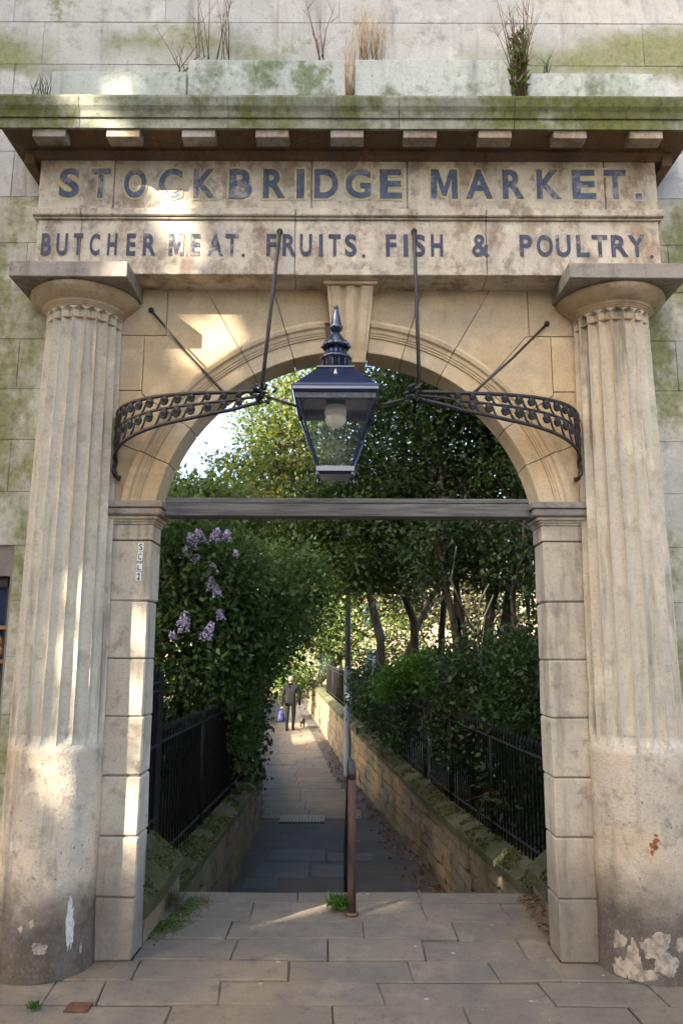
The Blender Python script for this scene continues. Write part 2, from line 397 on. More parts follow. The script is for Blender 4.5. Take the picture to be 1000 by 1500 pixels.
# paving slabs: (row y px far, near, joints px x)
rows = [(1306, 1321, [437, 615]), (1321, 1349, [370, 622, 742]), (1349, 1376, [335, 532, 665]), (1376, 1407, [343, 480, 620, 765]),
        (1407, 1437, [200, 425, 603, 725, 812]), (1437, 1472, [75, 152, 325, 562, 805, 965]), (1472, 1518, [-30, 245, 490, 688, 940])]
def slab(x0, x1, y0, y1, skew=0):
    g_ = .0045
    mb = MB(); h = random.uniform(-.005, .005)
    xj = lambda: random.uniform(-.012, .012)
    mb.rbox(x0 + .0025, x1 - .0025, y0 + g_ * 1.5, y1 - g_ * 1.5, -.06, h, .005, .004)
    mb.v = [(v[0] + skew * (v[1] - y0), v[1], v[2]) for v in mb.v]; 
    o = mb.build('paving_slab', 'slab_stone', pav); return o
for far, near, js in rows:
    ya, yb = PZ(500, far).y, PZ(500, near).y
    ym = (far + near) / 2
    if ya > .25: lo, hi = -1.13, 1.13 
    else: lo, hi = -3.2, 3.2
    if ya > .25 and yb > .25: lo, hi = -1.16, 1.30
    xs = [lo] + [PZ(j, ym).x for j in js] + [hi]
    if lo < -3:
        x = xs[1]; pre = []
        while x > lo + .8: x -= random.uniform(.6, .95); pre.append(x)
        x = xs[-2]; post = []
        while x < hi - .8: x += random.uniform(.6, .95); post.append(x)
        xs = pre[::-1] + xs[1:-1] + post
    sk = random.uniform(-.12, .12)
    for a, b_ in zip(xs[:-1], xs[1:]): slab(a, b_, yb, ya, sk)
y = PZ(500, 1518).y
while y > -2.4:
    d = random.uniform(.3, .45); x = -3.2 + random.uniform(0, .4)
    while x < 3.2:
        w = random.uniform(.55, .95); slab(x, x + w, y - d, y); x += w
    y -= d
mb = MB()
for k in range(40): mb.rbox(-36 + k * 1.8, -34.21 + k * 1.8, -2.75, -2.6, -.3, -.005, .012, .002)
tag(mb.build('kerb', 'slab_stone'), kind='structure')
# steps going down behind the landing
NST = 6; RISE = .95 / NST; LY = 1.2
st = MB(); st.box(-1.3, 1.4, LY + .0, LY + .02, -1.2, -.06); st = st.build('steps', 'mortar'); tag(st, kind='structure')
for k in range(1, NST):
    mb = MB(); mb.rbox(-1.24, 1.36, LY + .02 + (k - 1) * .3, LY + .02 + k * .3 + .03, -1.2, -k * RISE, .01, .003)
    mb.build('step', 'slab_stone', st)
PATH_Z = -.95
# lane centre lines (x, y): wall faces
LW = [(-1.22, 1.3), (-1.21, 4.6), (-1.27, 8.4), (-2.05, 14), (-3.1, 24), (-4.8, 42)]
RW = [(1.32, 1.3), (1.12, 4.6), (.66, 8.4), (.19, 12.1), (-.86, 24), (-2.5, 42)]
LZ = [0.0, -.10, -.26, -.2, -.1, 0]
RZ = [0.02, -.12, 0.0, .17, .27, .30]
def lerp_line(L, y, Zs=None):
    for i in range(len(L) - 1):
        if y <= L[i + 1][1] or i == len(L) - 2:
            t = (y - L[i][1]) / (L[i + 1][1] - L[i][1])
            return L[i][0] + t * (L[i + 1][0] - L[i][0]), (Zs[i] + t * (Zs[i + 1] - Zs[i]) if Zs else 0)
path = sheet('path', [(x - .05, y) for x, y in [(-1.3, 2.6)] + LW[1:]] + [(x + .05, y) for x, y in [(1.3, 2.6)] + RW[1:]][::-1], PATH_Z, 'asphalt')
# lane slabs
def lane_slab(x0, x1, y0, y1, mat='lane_slab'):
    mb = MB(); mb.rbox(x0 + .006, x1 - .006, y0 + .006, y1 - .006, PATH_Z - .05, PATH_Z + .008 + random.uniform(0, .004), .004, .003); mb.build('paving_slab', mat, path)
y = PZ(430, 1200, PATH_Z).y
while y < 24:
    d = random.uniform(.5, .75); x0, _ = lerp_line(LW, y); x1, _ = lerp_line(RW, y); x1 -= .38; x = x0
    while x < x1 - .1:
        w = min(random.uniform(.6, 1.0), x1 - x); 
        if x1 - x - w < .2: w = x1 - x
        lane_slab(x, x + w, y, y + d); x += w
    y += d
for (xa, ya, xb, yb) in [(392, 1262, 478, 1245), (370, 1287, 455, 1263), (455, 1285, 512, 1268), (478, 1262, 545, 1250), (352, 1302, 410, 1287)]:
    p = PZ(xa, ya, PATH_Z); q = PZ(xb, yb, PATH_Z); lane_slab(p.x, q.x, p.y, q.y, 'lane_grey')
# drain channel grating across the lane
p = PZ(408, 1206, PATH_Z); q = PZ(476, 1196, PATH_Z)
dg = thing('drain_grating', (p.x, p.y, PATH_Z), 'worn slotted drain grating set across the lane beyond the steps', 'drain')
mb = MB(); mb.box(p.x, q.x, p.y, q.y, PATH_Z - .02, PATH_Z + .015); mb.build('frame', 'frame_dark', dg)
nb = 14
for k in range(nb):
    x = p.x + (q.x - p.x) * (k + .5) / nb; mb = MB(); mb.box(x - .018, x + .018, p.y + .02, q.y - .02, PATH_Z + .016, PATH_Z + .026); mb.build('bar', 'plaster_tan', dg)
# garden soil behind the walls
gl_ = sheet('garden_soil', [(x - .3, y) for x, y in LW] + [(-40, 42), (-40, 1.3)], -.32, 'soil')
gr_ = sheet('garden_bed', [(x + .3, y) for x, y in RW] + [(40, 42), (40, 1.3)], -.28, 'soil')

# ------------------------------------------------------------------ lane walls (rubble with coping)
def lane_wall(L, Zs, side, label, n_course, lenf):
    t = thing('rubble_wall', (L[0][0], L[0][1], PATH_Z), label, 'wall')
    mb = MB(); th = .30
    ys = [1.3 + .6 * k for k in range(68)]
    for a, b_ in zip(ys[:-1], ys[1:]):
        xa, za = lerp_line(L, a, Zs); xb, zb = lerp_line(L, b_, Zs); o = side * .03; w = side * th
        mb.hexa([(xa + o, a, -1.2), (xa + w, a, -1.2), (xb + w, b_, -1.2), (xb + o, b_, -1.2), (xa + o, a, za - .11), (xa + w, a, za - .11), (xb + w, b_, zb - .11), (xb + o, b_, zb - .11)])
    core = mb.build('core', 'joint_dirt', t)
    cnt = 0
    for c in range(n_course):
        y = 1.3 + random.uniform(0, .2)
        while y < 30 and cnt < 295:
            ln = random.uniform(.22, .5) * (1 + lenf * y / 10); y2 = y + ln
            xa, za = lerp_line(L, y, Zs); xb, zb = lerp_line(L, y2, Zs)
            f0, f1 = c / n_course, (c + 1) / n_course
            A = lambda z, f: PATH_Z - .02 + (z - .12 - PATH_Z + .02) * f
            g_ = .012; pr = random.uniform(-.014, .03); sx = -side * pr; e = random.uniform(-.01, .01)
            x_in = side * .1
            bl = [(xa + sx, y + g_, A(za, f0) + g_ + e), (xa + x_in, y + g_, A(za, f0) + g_), (xb + x_in, y2 - g_, A(zb, f0) + g_), (xb + sx, y2 - g_, A(zb, f0) + g_ - e)]
            tp = [(xa + sx * .5, y + g_ * 2, A(za, f1) - g_ + e), (xa + x_in, y + g_, A(za, f1) - g_), (xb + x_in, y2 - g_, A(zb, f1) - g_), (xb + sx * .6, y2 - 2 * g_, A(zb, f1) - g_ - e)]
            mb = MB(); mb.hexa(bl + tp); mb.build('stone', 'rubble_stone', t); y = y2; cnt += 1
    y = 1.3
    while y < 40:
        ln = random.uniform(.7, 1.0) * (1 + y / 30); y2 = min(y + ln, 41)
        xa, za = lerp_line(L, y, Zs); xb, zb = lerp_line(L, y2, Zs); s = side
        def sec(x, yy, z): return [(x - s * .05, yy, z - .11), (x - s * .055, yy, z - .04), (x + s * .04, yy, z + .01), (x + s * .16, yy, z + .035), (x + s * .30, yy, z + .0), (x + s * .36, yy, z - .05), (x + s * .35, yy, z - .11)]
        nseg = 4; vs = []; fs = []; 
        for k in range(nseg + 1):
            yy = y + .004 + (y2 - y - .008) * k / nseg; xx, zz = lerp_line(L, yy, Zs); vs += [(q[0], q[1], q[2]) for q in sec(xx, yy, zz)]
        for k in range(nseg):
            for i in range(7): fs.append((k * 7 + i, k * 7 + (i + 1) % 7, (k + 1) * 7 + (i + 1) % 7, (k + 1) * 7 + i))
        fs.append(tuple(range(7))); fs.append(tuple(range(nseg * 7, nseg * 7 + 7))[::-1])
        mb = MB(); mb.add(vs, fs); wobble(mb, .012, 7, 3); mb.build('coping_stone', 'coping_moss', t); y = y2
    return t
lane_wall(LW, LZ, -1, 'low mossy rubble wall in deep shade along the left of the lane', 4, .5)
lane_wall(RW, RZ, 1, 'rubble wall with mossy rounded coping along the right of the lane', 6, .9)
# short end walls on the landing, next to the piers
def end_wall(x_in, x_out, y0, y1, zi, zo, label):
    t = thing('end_wall', ((x_in + x_out) / 2, (y0 + y1) / 2, 0), label, 'wall')
    mb = MB(); n = 7; vs = []; s = 1 if x_out > x_in else -1
    prof = [(x_in, -.06), (x_in, zi - .09)]
    mb.hexa([(x_in, y0, -.05), (x_out, y0, -.05), (x_out, y1, -.05), (x_in, y1, -.05), (x_in, y0, zi - .08), (x_out, y0, zi - .08), (x_out, y1, zi - .08), (x_in, y1, zi - .08)])
    mb.build('base', 'rubble_stone', t)
    mb = MB(); vs = []; fs = []
    sec = [(x_in - s * .02, zi - .08), (x_in - s * .02, zi), (x_in * .4 + x_out * .6, zo), (x_out, zo), (x_out, zi - .08)]
    for k in range(n):
        yy = y0 + (y1 + .02 - y0) * k / (n - 1); vs += [(q[0], yy, q[1]) for q in sec]
    m_ = len(sec)
    for k in range(n - 1):
        for i in range(m_): fs.append((k * m_ + i, k * m_ + (i + 1) % m_, (k + 1) * m_ + (i + 1) % m_, (k + 1) * m_ + i))
    fs.append(tuple(range(m_))); fs.append(tuple(range((n - 1) * m_, n * m_)))
    mb.add(vs, fs); wobble(mb, .014, 6, 1); mb.build('coping', 'coping_moss', t)
end_wall(-1.12, -1.50, .24, 1.20, .22, .42, 'short sloping mossy wall between the left pier and the dark railing')
end_wall(1.27, 1.62, .24, 1.20, .16, .36, 'short peaked mossy wall end beside the foot of the right pier')

# ================================================================== BUILDING WALL
CH = .3135                # course height
bld = thing('stone_building', (0, .1, 0), 'pale ashlar building wall rising behind and above the market gateway', 'building')
TH = .20
core = MB()
def cut_rects():
    # big core rectangles with the gateway opening and windows left free
    core.box(-9, -2.55, .014, TH, 0, 6.0); core.box(2.55, 9, .014, TH, 0, 6.0)
    core.box(-2.55, -1.92, .014, TH, 0, 1.12); core.box(-2.55, -1.92, .014, TH, 2.02, 6.0); core.box(-1.92, -1.40, .014, TH, 0, 6.0)
    core.box(1.90, 2.55, .014, TH, 0, 1.12); core.box(1.90, 2.55, .014, TH, 2.02, 6.0); core.box(1.40, 1.90, .014, TH, 0, 6.0)
    core.box(-1.40, 1.40, .014, TH, 3.80, 6.0)
cut_rects(); core = core.build('core', 'mortar', bld)
WIN = [(-2.55, -1.905), (1.935, 2.55)]
def wall_block(x0, x1, z0, z1, mat):
    mb = MB(); g_ = .0011; j = random.uniform(-.0012, .0012)
    mb.rbox(x0 + g_, x1 - g_, 0 + j, .05, z0 + g_, z1 - g_, .002, .0008); mb.build('block', mat, bld)
random.seed(11)
for k in range(0, 21):
    z0, z1 = k * CH, (k + 1) * CH
    if z1 > 6.0: break
    upper = z0 > 4.3
    x = -3.2 + (k % 2) * .35
    edges = [x]
    while x < 3.2: x += random.uniform(.8, 1.3); edges.append(x)
    if not upper:
        inwin = z1 > 1.13 and z0 < 2.0
        for s in (-1, 1):
            lim_out = 1.905 if inwin else 3.2
            if inwin:
                wall_block(*(sorted((s * 1.40, s * (1.905 if s < 0 else 1.935)))), z0, z1, 'side_stone')
            else:
                c = 1.97 + (.22 if k % 2 else 0) 
                wall_block(*(sorted((s * 1.40, s * c))), z0, z1, 'side_stone'); wall_block(*(sorted((s * c, s * (c + .7)))), z0, z1, 'side_stone')
    else:
        for a, b_ in zip(edges[:-1], edges[1:]): wall_block(a, b_, z0, z1, 'upper_stone')
# windows at both edges of the picture
for i, (a, b_) in enumerate(WIN):
    mb = MB(); mb.box(a, b_, .10, .13, 1.13, 2.01); w = mb.build('window', 'window_blue', bld)
    mb = MB(); e = b_ - .05 if i == 0 else a
    mb.box(e, e + .05, .07, .10, 1.13, 2.01); mb.box(a, b_, .07, .10, 1.96, 2.01); mb.box(a, b_, .06, .10, 1.13, 1.18); mb.build('frame', 'frame_dark', w)
    if i == 0:
        for zz in (1.62, 1.42):
            mb = MB(); pts = [Vector((b_ - .12 + .055 * math.cos(t), .09, zz + .085 * math.sin(t))) for t in np.linspace(0, 2 * math.pi, 13)]
            mb.tube(pts, .012, 5); mb.build('ornament', 'ornament', w)
        mb = MB(); mb.box(a, b_, .05, .09, 1.53, 1.55); mb.box(a, b_, .05, .09, 1.72, 1.74); mb.build('glazing_bar', 'ornament', w)
# top of wall
mb = MB(); mb.box(-9, 9, -.06, .3, 6.0, 6.12); mb.build('wall_head', 'upper_stone', bld)

# ================================================================== GATEWAY
gate = thing('market_gateway', (0, 0, 0), 'weathered sandstone market archway with two fluted columns and painted lettering', 'gateway')
YF = -.20
# ---- piers
PW = 1.12
for s in (-1, 1):
    zs = [0, .315, .622, .93, 1.243, 1.557, 1.88, 2.226]
    for z0, z1 in zip(zs[:-1], zs[1:]):
        mb = MB(); x0, x1 = sorted((s * (PW + random.uniform(-.003, .003)), s * 1.40))
        mb.rbox(x0, x1, random.uniform(-.003, .003), TH + .012, z0 + .0028, z1 - .0028, .008, .0035)
        mb.build('pier_block', 'sandstone', gate)
    mb = MB(); x0, x1 = sorted((s * (PW + .014), s * 1.40)); mb.box(x0, x1, .014, TH, 0, 2.3); mb.build('pier_core', 'mortar', gate)
    # impost: necking block + stepped cap, wrapping the reveal
    mb = MB()
    def band(pr, z0, z1, c=.004):
        a, b_ = sorted((s * (PW - pr), s * 1.395)); mb.rbox(a, b_, -pr, TH + pr * .3, z0, z1, c, .0006)
    band(.004, 2.229, 2.318); im = mb.build('impost', 'sandstone', gate)
    mb = MB(); band(.012, 2.318, 2.332); band(.020, 2.332, 2.346); band(.034, 2.346, 2.366); mb.build('moulding', 'sandstone', im)
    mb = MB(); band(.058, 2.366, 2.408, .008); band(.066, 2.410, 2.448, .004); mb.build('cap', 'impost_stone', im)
# ---- arch
C0 = Vector((0, 2.245)); RI, RO = 1.128, 1.318
def pol(r, a): return (C0.x + r * math.cos(a), C0.y + r * math.sin(a))
a_spring = math.asin((2.45 - C0.y) / RI); a_spring_o = math.asin((2.45 - C0.y) / RO)
def ang_of(px, py):
    p = PY(px, py, 0); return math.atan2(p.z - C0.y, -(p.x))
J = [ang_of(246, 679), ang_of(280, 628), ang_of(312, 564), ang_of(372, 548), ang_of(432, 532)]
J[2] = ang_of(300, 551)
J = sorted(J)
angs = [a_spring] + J + [math.pi / 2 - .105]
# archivolt cross section (r, y): inner flat fascia, fillets, outer roll
SEC = [(RI, TH + .01), (RI, .004), (RI + .004, .0), (RI + .092, .0), (RI + .094, -.010), (RI + .104, -.010), (RI + .106, -.016), (RI + .118, -.018), (RI + .120, -.024),
       (RI + .140, -.028), (RI + .150, -.044), (RI + .170, -.050), (RI + .186, -.044), (RO, -.028), (RO, .03), (RO, TH + .01)]
for s in (-1, 1):
    for a0, a1 in zip(angs[:-1], angs[1:]):
        mb = MB(); n = 7; vs = []; fs = []; k = len(SEC)
        for i in range(n):
            for r, yy in SEC:
                lo = a0 + (.0022 if a0 != a_spring else 0)
                if a0 == a_spring: lo = math.asin((2.45 - C0.y) / r)
                a = lo + (a1 - .0022 - lo) * i / (n - 1)
                q = pol(r, a); vs.append((-s * q[0] * -1 if s > 0 else -q[0], yy, q[1]))
        for i in range(n - 1):
            for j in range(k): fs.append((i * k + j, i * k + (j + 1) % k, (i + 1) * k + (j + 1) % k, (i + 1) * k + j))
        fs.append(tuple(range(k))); fs.append(tuple(range((n - 1) * k, n * k)))
        mb.add(vs, fs); mb.build('voussoir', 'spandrel_stone', gate)
# ---- spandrel stones, drawn for the left half and mirrored
ZT = 3.80; XC = 1.40
def radial_to_z(a, z): return ((z - C0.y) / math.tan(a), z)
def radial_to_x(a, x): return (x, C0.y + x * math.tan(a))
zA = PY(172, 572).z; zB = PY(172, 491).z; xV1 = -PY(210, 530).x; xV2 = -PY(245, 455).x
g_ = .0022
def arc(a0, a1, n=7): return [pol(RO - .002, a0 + (a1 - a0) * i / (n - 1)) for i in range(n)]
j1, j2, j3, j4, j5 = J
zA2 = max(zA, radial_to_x(j2, xV1)[1])
polys = [
    [(XC, 2.45)] + [radial_to_x(j1, XC)] + arc(j1, a_spring_o)[0:],
    [radial_to_x(j1, XC), (XC, zA), (xV1, zA)] + ([radial_to_x(j2, xV1)] if radial_to_x(j2, xV1)[1] < zA else [radial_to_z(j2, zA)]) + arc(j2, j1),
    [(xV1, zA), (xV1, zB), radial_to_z(j3, zB)] + arc(j3, j2) + ([radial_to_z(j2, zA)] if radial_to_x(j2, xV1)[1] > zA else [radial_to_x(j2, xV1)]),
    [(XC, zA), (XC, zB), (xV1, zB), (xV1, zA)],
    [(XC, zB), (XC, ZT), (xV2, ZT), (xV2, zB)],
    [(xV2, zB), (xV2, ZT), radial_to_z(j4, ZT)] + arc(j4, j3) + [radial_to_z(j3, zB)],
    [radial_to_z(j4, ZT), radial_to_z(j5, ZT)] + arc(j5, j4),
    [radial_to_z(j5, ZT), (.10, ZT)] + [pol(RO - .002, math.pi / 2 - .08)] + arc(math.pi / 2 - .085, j5),
]
def shrink(P, g):
    c = Vector((sum(p[0] for p in P) / len(P), sum(p[1] for p in P) / len(P)))
    return [(p[0] + (c.x - p[0]) * g / max((Vector(p) - c).length, .05), p[1] + (c.y - p[1]) * g / max((Vector(p) - c).length, .05)) for p in P]
def area(P): return sum(P[i - 1][0] * P[i][1] - P[i][0] * P[i - 1][1] for i in range(len(P))) / 2
for s in (-1, 1):
    for P in polys:
        Q = [P[0]]
        for p in P[1:]:
            if (Vector(p) - Vector(Q[-1])).length > .004: Q.append(p)
        if (Vector(Q[0]) - Vector(Q[-1])).length < .004: Q.pop()
        Q = [(s * p[0], p[1]) for p in shrink(Q, .0028)]
        if area(Q) < 0: Q = Q[::-1]
        mb = MB(); mb.cprism(Q, random.uniform(-.0015, .0015), .06, .0025); mb.build('spandrel_block', 'spandrel_stone', gate)
mb = MB(); n = 40
vs = []; fs = []
for i in range(n + 1):
    a = a_spring + (math.pi - 2 * a_spring) * i / n; q = pol(RI + .03, a); vs += [(q[0], .012, q[1]), (q[0], TH, q[1]), (max(-1.4, min(1.4, q[0] * 1.35)), .012, 3.82 if 0 < i < n else 3.82), (max(-1.4, min(1.4, q[0] * 1.35)), TH, 3.82)]
for i in range(n):
    o = i * 4; fs += [(o, o + 4, o + 6, o + 2), (o + 1, o + 3, o + 7, o + 5), (o, o + 1, o + 5, o + 4)]
mb.add(vs, fs)
mb.box(-1.4, -1.2, .012, TH, 2.45, 3.82); mb.box(1.2, 1.4, .012, TH, 2.45, 3.82)
mb.build('spandrel_core', 'mortar', gate)
# ---- keystone: tapered console with three flutes and a cap
mb = MB(); KX = .014
def kw(z): t = (z - 3.30) / (3.745 - 3.30); return .098 + t * .040
prof = []
zz = [3.345, 3.36, 3.45, 3.6, 3.74]
nseg = 36; vs = []; fs = []
for z in zz:
    w = kw(z); out_ = -.075 - .055 * (z - 3.3) / .45
    for i in range(nseg + 1):
        u = -1 + 2 * i / nseg
        fl = abs(math.sin(u * 1.5 * math.pi + math.pi / 2)) if abs(u) < .9 else .75
        dep = .020 * (1 - fl) if 3.35 < z else 0
        vs.append((KX + u * w, out_ + (.024 * (1 - min(1, fl * 1.3)) if z > 3.35 else .01), z))
k = nseg + 1
for j in range(len(zz) - 1):
    for i in range(nseg): fs.append((j * k + i, j * k + i + 1, (j + 1) * k + i + 1, (j + 1) * k + i))
mb.add(vs, fs, 0, True)
z0, z1 = zz[0], zz[-1]
for u in (-1, 1):
    mb.add([(KX + u * kw(z0), .05, z0), (KX + u * kw(z1), .05, z1), (KX + u * kw(z1), -.127, z1), (KX + u * kw(z0), -.076, z0)], [(0, 1, 2, 3)])
key = mb.build('keystone', 'spandrel_stone', gate)
mb = MB(); mb.hexa([(KX - .088, -.06, 3.285), (KX + .088, -.06, 3.285), (KX + .088, TH, 3.285), (KX - .088, TH, 3.285), (KX - .099, -.082, 3.352), (KX + .099, -.082, 3.352), (KX + .099, TH, 3.352), (KX - .099, TH, 3.352)]); mb.build('foot', 'spandrel_stone', key)
mb = MB(); mb.rbox(KX - .160, KX + .160, -.150, .02, 3.738, 3.758, .004); mb.rbox(KX - .176, KX + .176, -.166, .02, 3.760, 3.799, .010); mb.build('cap', 'spandrel_stone', key)
# ---- columns
CXL, CXR, CY = -1.575, 1.575, -.02
RB, RT = .25, .218
Z_DR, Z_NK, Z_AN = 1.115, 3.49, 3.555
def column(cx, label, worn):
    NF = 20; per = 10; n = NF * per
    zs = list(np.linspace(Z_DR, Z_DR + .05, 4)) + list(np.linspace(Z_DR + .12, Z_NK - .10, 34)) + list(np.linspace(Z_NK - .06, Z_NK, 4))
    mb = MB(); vs = []; fs = []
    for z in zs:
        t = (z - Z_DR) / (Z_NK - Z_DR); R = RB - (RB - RT) * (t ** 1.25)
        full = min(1, (z - Z_DR) / .05 + .05)
        for i in range(n):
            a = 2 * math.pi * i / n; fr_ = (i % per) / per
            d = .030 * math.sin(math.pi * fr_) ** .7 * full
            wv = noise.noise(Vector((math.cos(a) * 3, math.sin(a) * 3, z * 2.2 + cx)))
            w2 = noise.noise(Vector((math.cos(a) * 14 + cx, math.sin(a) * 14, z * 11)))
            er = worn * max(0, 1 - (z - Z_DR) / 1.1) * .010 * max(0, w2 + .2)
            tip = .003 * max(0, w2) * (1 - math.sin(math.pi * fr_))
            r = R - d + wv * .0016 - er - tip
            vs.append((cx + r * math.cos(a), CY + r * math.sin(a), z))
    for j in range(len(zs) - 1):
        for i in range(n): fs.append((j * n + i, j * n + (i + 1) % n, (j + 1) * n + (i + 1) % n, (j + 1) * n + i))
    mb.add(vs, fs, 0, False); sh = mb.build('column', 'column_stone', gate, label)
    # drum
    mb = MB(); n = 64; zs = np.linspace(0, Z_DR, 30); vs = []; fs = []
    for z in zs:
        for i in range(n):
            a = 2 * math.pi * i / n
            w = noise.noise(Vector((math.cos(a) * 2 + cx, math.sin(a) * 2, z * 2))) * .005 + noise.noise(Vector((math.cos(a) * 8 + cx, math.sin(a) * 8, z * 8))) * .0022
            r = RB + .002 + w + .008 * max(0, 1 - z / .25)
            if z > Z_DR - .02: r -= .004
            vs.append((cx + r * math.cos(a), CY + r * math.sin(a), z))
    for j in range(len(zs) - 1):
        for i in range(n): fs.append((j * n + i, j * n + (i + 1) % n, (j + 1) * n + (i + 1) % n, (j + 1) * n + i))
    fs.append(tuple(range((len(zs) - 1) * n, len(zs) * n)))
    mb.add(vs, fs, 0, True); mb.build('base_drum', 'drum_stone', sh)
    # necking with rounded flute heads
    mb = MB(); n = NF * per; zs = np.linspace(Z_NK + .006, Z_AN, 9); vs = []; fs = []
    for z in zs:
        t = (z - Z_NK) / (Z_AN - Z_NK)
        for i in range(n):
            a = 2 * math.pi * i / n; fr_ = (i % per) / per; sy = math.sin(math.pi * fr_)
            lim = .55 + .35 * math.sqrt(max(0, 1 - (2 * fr_ - 1) ** 2))
            d = .030 * sy ** .7 if t < lim else 0
            r = RT - d + .001; vs.append((cx + r * math.cos(a), CY + r * math.sin(a), z))
    for j in range(len(zs) - 1):
        for i in range(n): fs.append((j * n + i, j * n + (i + 1) % n, (j + 1) * n + (i + 1) % n, (j + 1) * n + i))
    mb.add(vs, fs); mb.build('necking', 'column_stone', sh)
    mb = MB()
    pr = [(RT - .01, Z_NK - .001), (RT - .008, Z_NK + .007), (.19, Z_NK + .008), (.19, Z_AN - .002)]
    for k in range(3):
        z = Z_AN + k * .011; r = RT + .004 + k * .008; pr += [(r, z), (r + .004, z + .004), (r + .002, z + .009)]
    pr += [(.250, 3.592), (.281, 3.612), (.305, 3.636), (.318, 3.656), (.316, 3.668), (.30, 3.674)]
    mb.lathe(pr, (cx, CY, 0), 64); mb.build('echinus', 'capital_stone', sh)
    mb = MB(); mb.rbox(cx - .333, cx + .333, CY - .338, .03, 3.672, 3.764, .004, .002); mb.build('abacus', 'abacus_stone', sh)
    return sh
colL = column(CXL, None, .3); colR = column(CXR, None, 1.0)
def patch(col, cx, px, py, rw, rz, seed, mat, name='plaster_patch', star=.5, n=54, lift=.0016):
    """flake that follows the drum surface; centre from a pixel on the drum"""
    d = ray(px, py); o = CAM - Vector((cx, CY, 0)); R = RB + .003
    A = d.x ** 2 + d.y ** 2; B = 2 * (o.x * d.x + o.y * d.y); C_ = o.x ** 2 + o.y ** 2 - R * R
    disc = B * B - 4 * A * C_
    if disc < 0: return
    t = (-B - math.sqrt(disc)) / (2 * A); p = CAM + d * t
    a0 = math.atan2(p.y - CY, p.x - cx); z0 = p.z
    rs = random.Random(seed); ring = []
    for i in range(n):
        th = 2 * math.pi * i / n; q3 = lambda f: noise.noise(Vector((math.cos(th) * f + seed * 3.1, math.sin(th) * f, seed * .37))); k = max(.35, 1 + .75 * q3(.9) + .35 * q3(2.3) + .22 * q3(5.5))
        ring.append((rw * k * math.cos(th), rz * k * math.sin(th)))
    def pt(u, w, l):
        z = max(z0 + w, .01); a = a0 + u / R
        ww = noise.noise(Vector((math.cos(a) * 2 + cx, math.sin(a) * 2, z * 2))) * .005 + noise.noise(Vector((math.cos(a) * 8 + cx, math.sin(a) * 8, z * 8))) * .0022
        r = RB + .002 + ww + .008 * max(0, 1 - z / .25) + l
        return (cx + r * math.cos(a), CY + r * math.sin(a), z)
    vs = [pt(0, 0, lift)] + [pt(u * .55, w * .55, lift) for u, w in ring] + [pt(u * .94, w * .94, lift * .8) for u, w in ring] + [pt(u, w, -.004) for u, w in ring]
    fs = [(0, 1 + i, 1 + (i + 1) % n) for i in range(n)]
    for L_ in (0, 1): fs += [(1 + L_ * n + i, 1 + L_ * n + n + i, 1 + L_ * n + n + (i + 1) % n, 1 + L_ * n + (i + 1) % n) for i in range(n)]
    mb = MB(); mb.add(vs, fs, 0, False); mb.build(name, mat, col)
for a in [(104, 1352, .022, .13, 3, 'plaster_pale'), (57, 1391, .040, .030, 5, 'plaster_tan'), (47, 1354, .016, .020, 8, 'plaster_tan'), (30, 1362, .012, .014, 9, 'plaster_tan'), (119, 1385, .010, .035, 12, 'plaster_tan'), (18, 1240, .014, .020, 14, 'plaster_pale')]:
    patch(colL, CXL, *a)
for a in [(906, 1375, .032, .045, 21, 'plaster_tan'), (960, 1388, .075, .062, 23, 'plaster_tan'), (975, 1415, .055, .055, 27, 'plaster_tan'), (928, 1412, .036, .11, 25, 'plaster_tan'), (909, 1420, .04, .06, 31, 'plaster_tan'), (952, 1430, .035, .025, 33, 'plaster_tan'), (996, 1386, .03, .04, 35, 'plaster_tan')]:
    patch(colR, CXR, *a)
rs_ = random.Random(4)
for i in range(16):
    x, y = 957 + rs_.gauss(0, 3.6), 1238 + rs_.gauss(0, 9)
    patch(colR, CXR, x, y, rs_.uniform(.004, .011), rs_.uniform(.005, .014), 40 + i, 'rust_spot', 'rust_stain', .6, 22, .0012)
# ---- entablature
def zF(y, Y=YF): return PY(500, y, Y).z
zA0 = 3.766; zT0 = zF(323); zT1 = zF(309); zFr1 = 4.515
arch_ = MB(); arch_.box(-1.80, 1.80, YF + .012, .05, zA0 + .004, zT0); arch_ = arch_.build('architrave', 'mortar', gate)
def xF(px, y, Y=YF): return PY(px, y, Y).x
e_a = [-1.835, xF(118, 355), xF(432, 355), xF(712, 355), 1.835]
for a, b_ in zip(e_a[:-1], e_a[1:]):
    mb = MB(); mb.rbox(a + .002, b_ - .002, YF + random.uniform(-.0015, .0015), .04, zA0, zT0 - .001, .004, .0015); mb.build('architrave_block', 'frieze_stone', arch_)
    mb = MB(); x0, x1 = a + .002 - (.02 if a < -1.8 else 0), b_ - .002 + (.02 if b_ > 1.8 else 0)
    mb.rbox(x0, x1, YF - .014, .03, zT0, zT0 + .012, .003); mb.rbox(x0 - (.012 if a < -1.8 else 0), x1 + (.012 if b_ > 1.8 else 0), YF - .030, .03, zT0 + .014, zT1, .006, .001); mb.build('taenia', 'frieze_stone', arch_)
fr_ = MB(); fr_.box(-1.82, 1.82, YF + .012, .05, zT1, zFr1); fr_ = fr_.build('frieze', 'mortar', gate)
e_f = [-1.845, xF(167, 270), xF(456, 270), xF(596, 270), xF(885, 270), 1.845]
for a, b_ in zip(e_f[:-1], e_f[1:]):
    mb = MB(); mb.rbox(a + .0025, b_ - .0025, YF + random.uniform(-.002, .002), .04, zT1 + .001, zFr1, .005, .002); mb.build('frieze_block', 'frieze_stone', fr_)
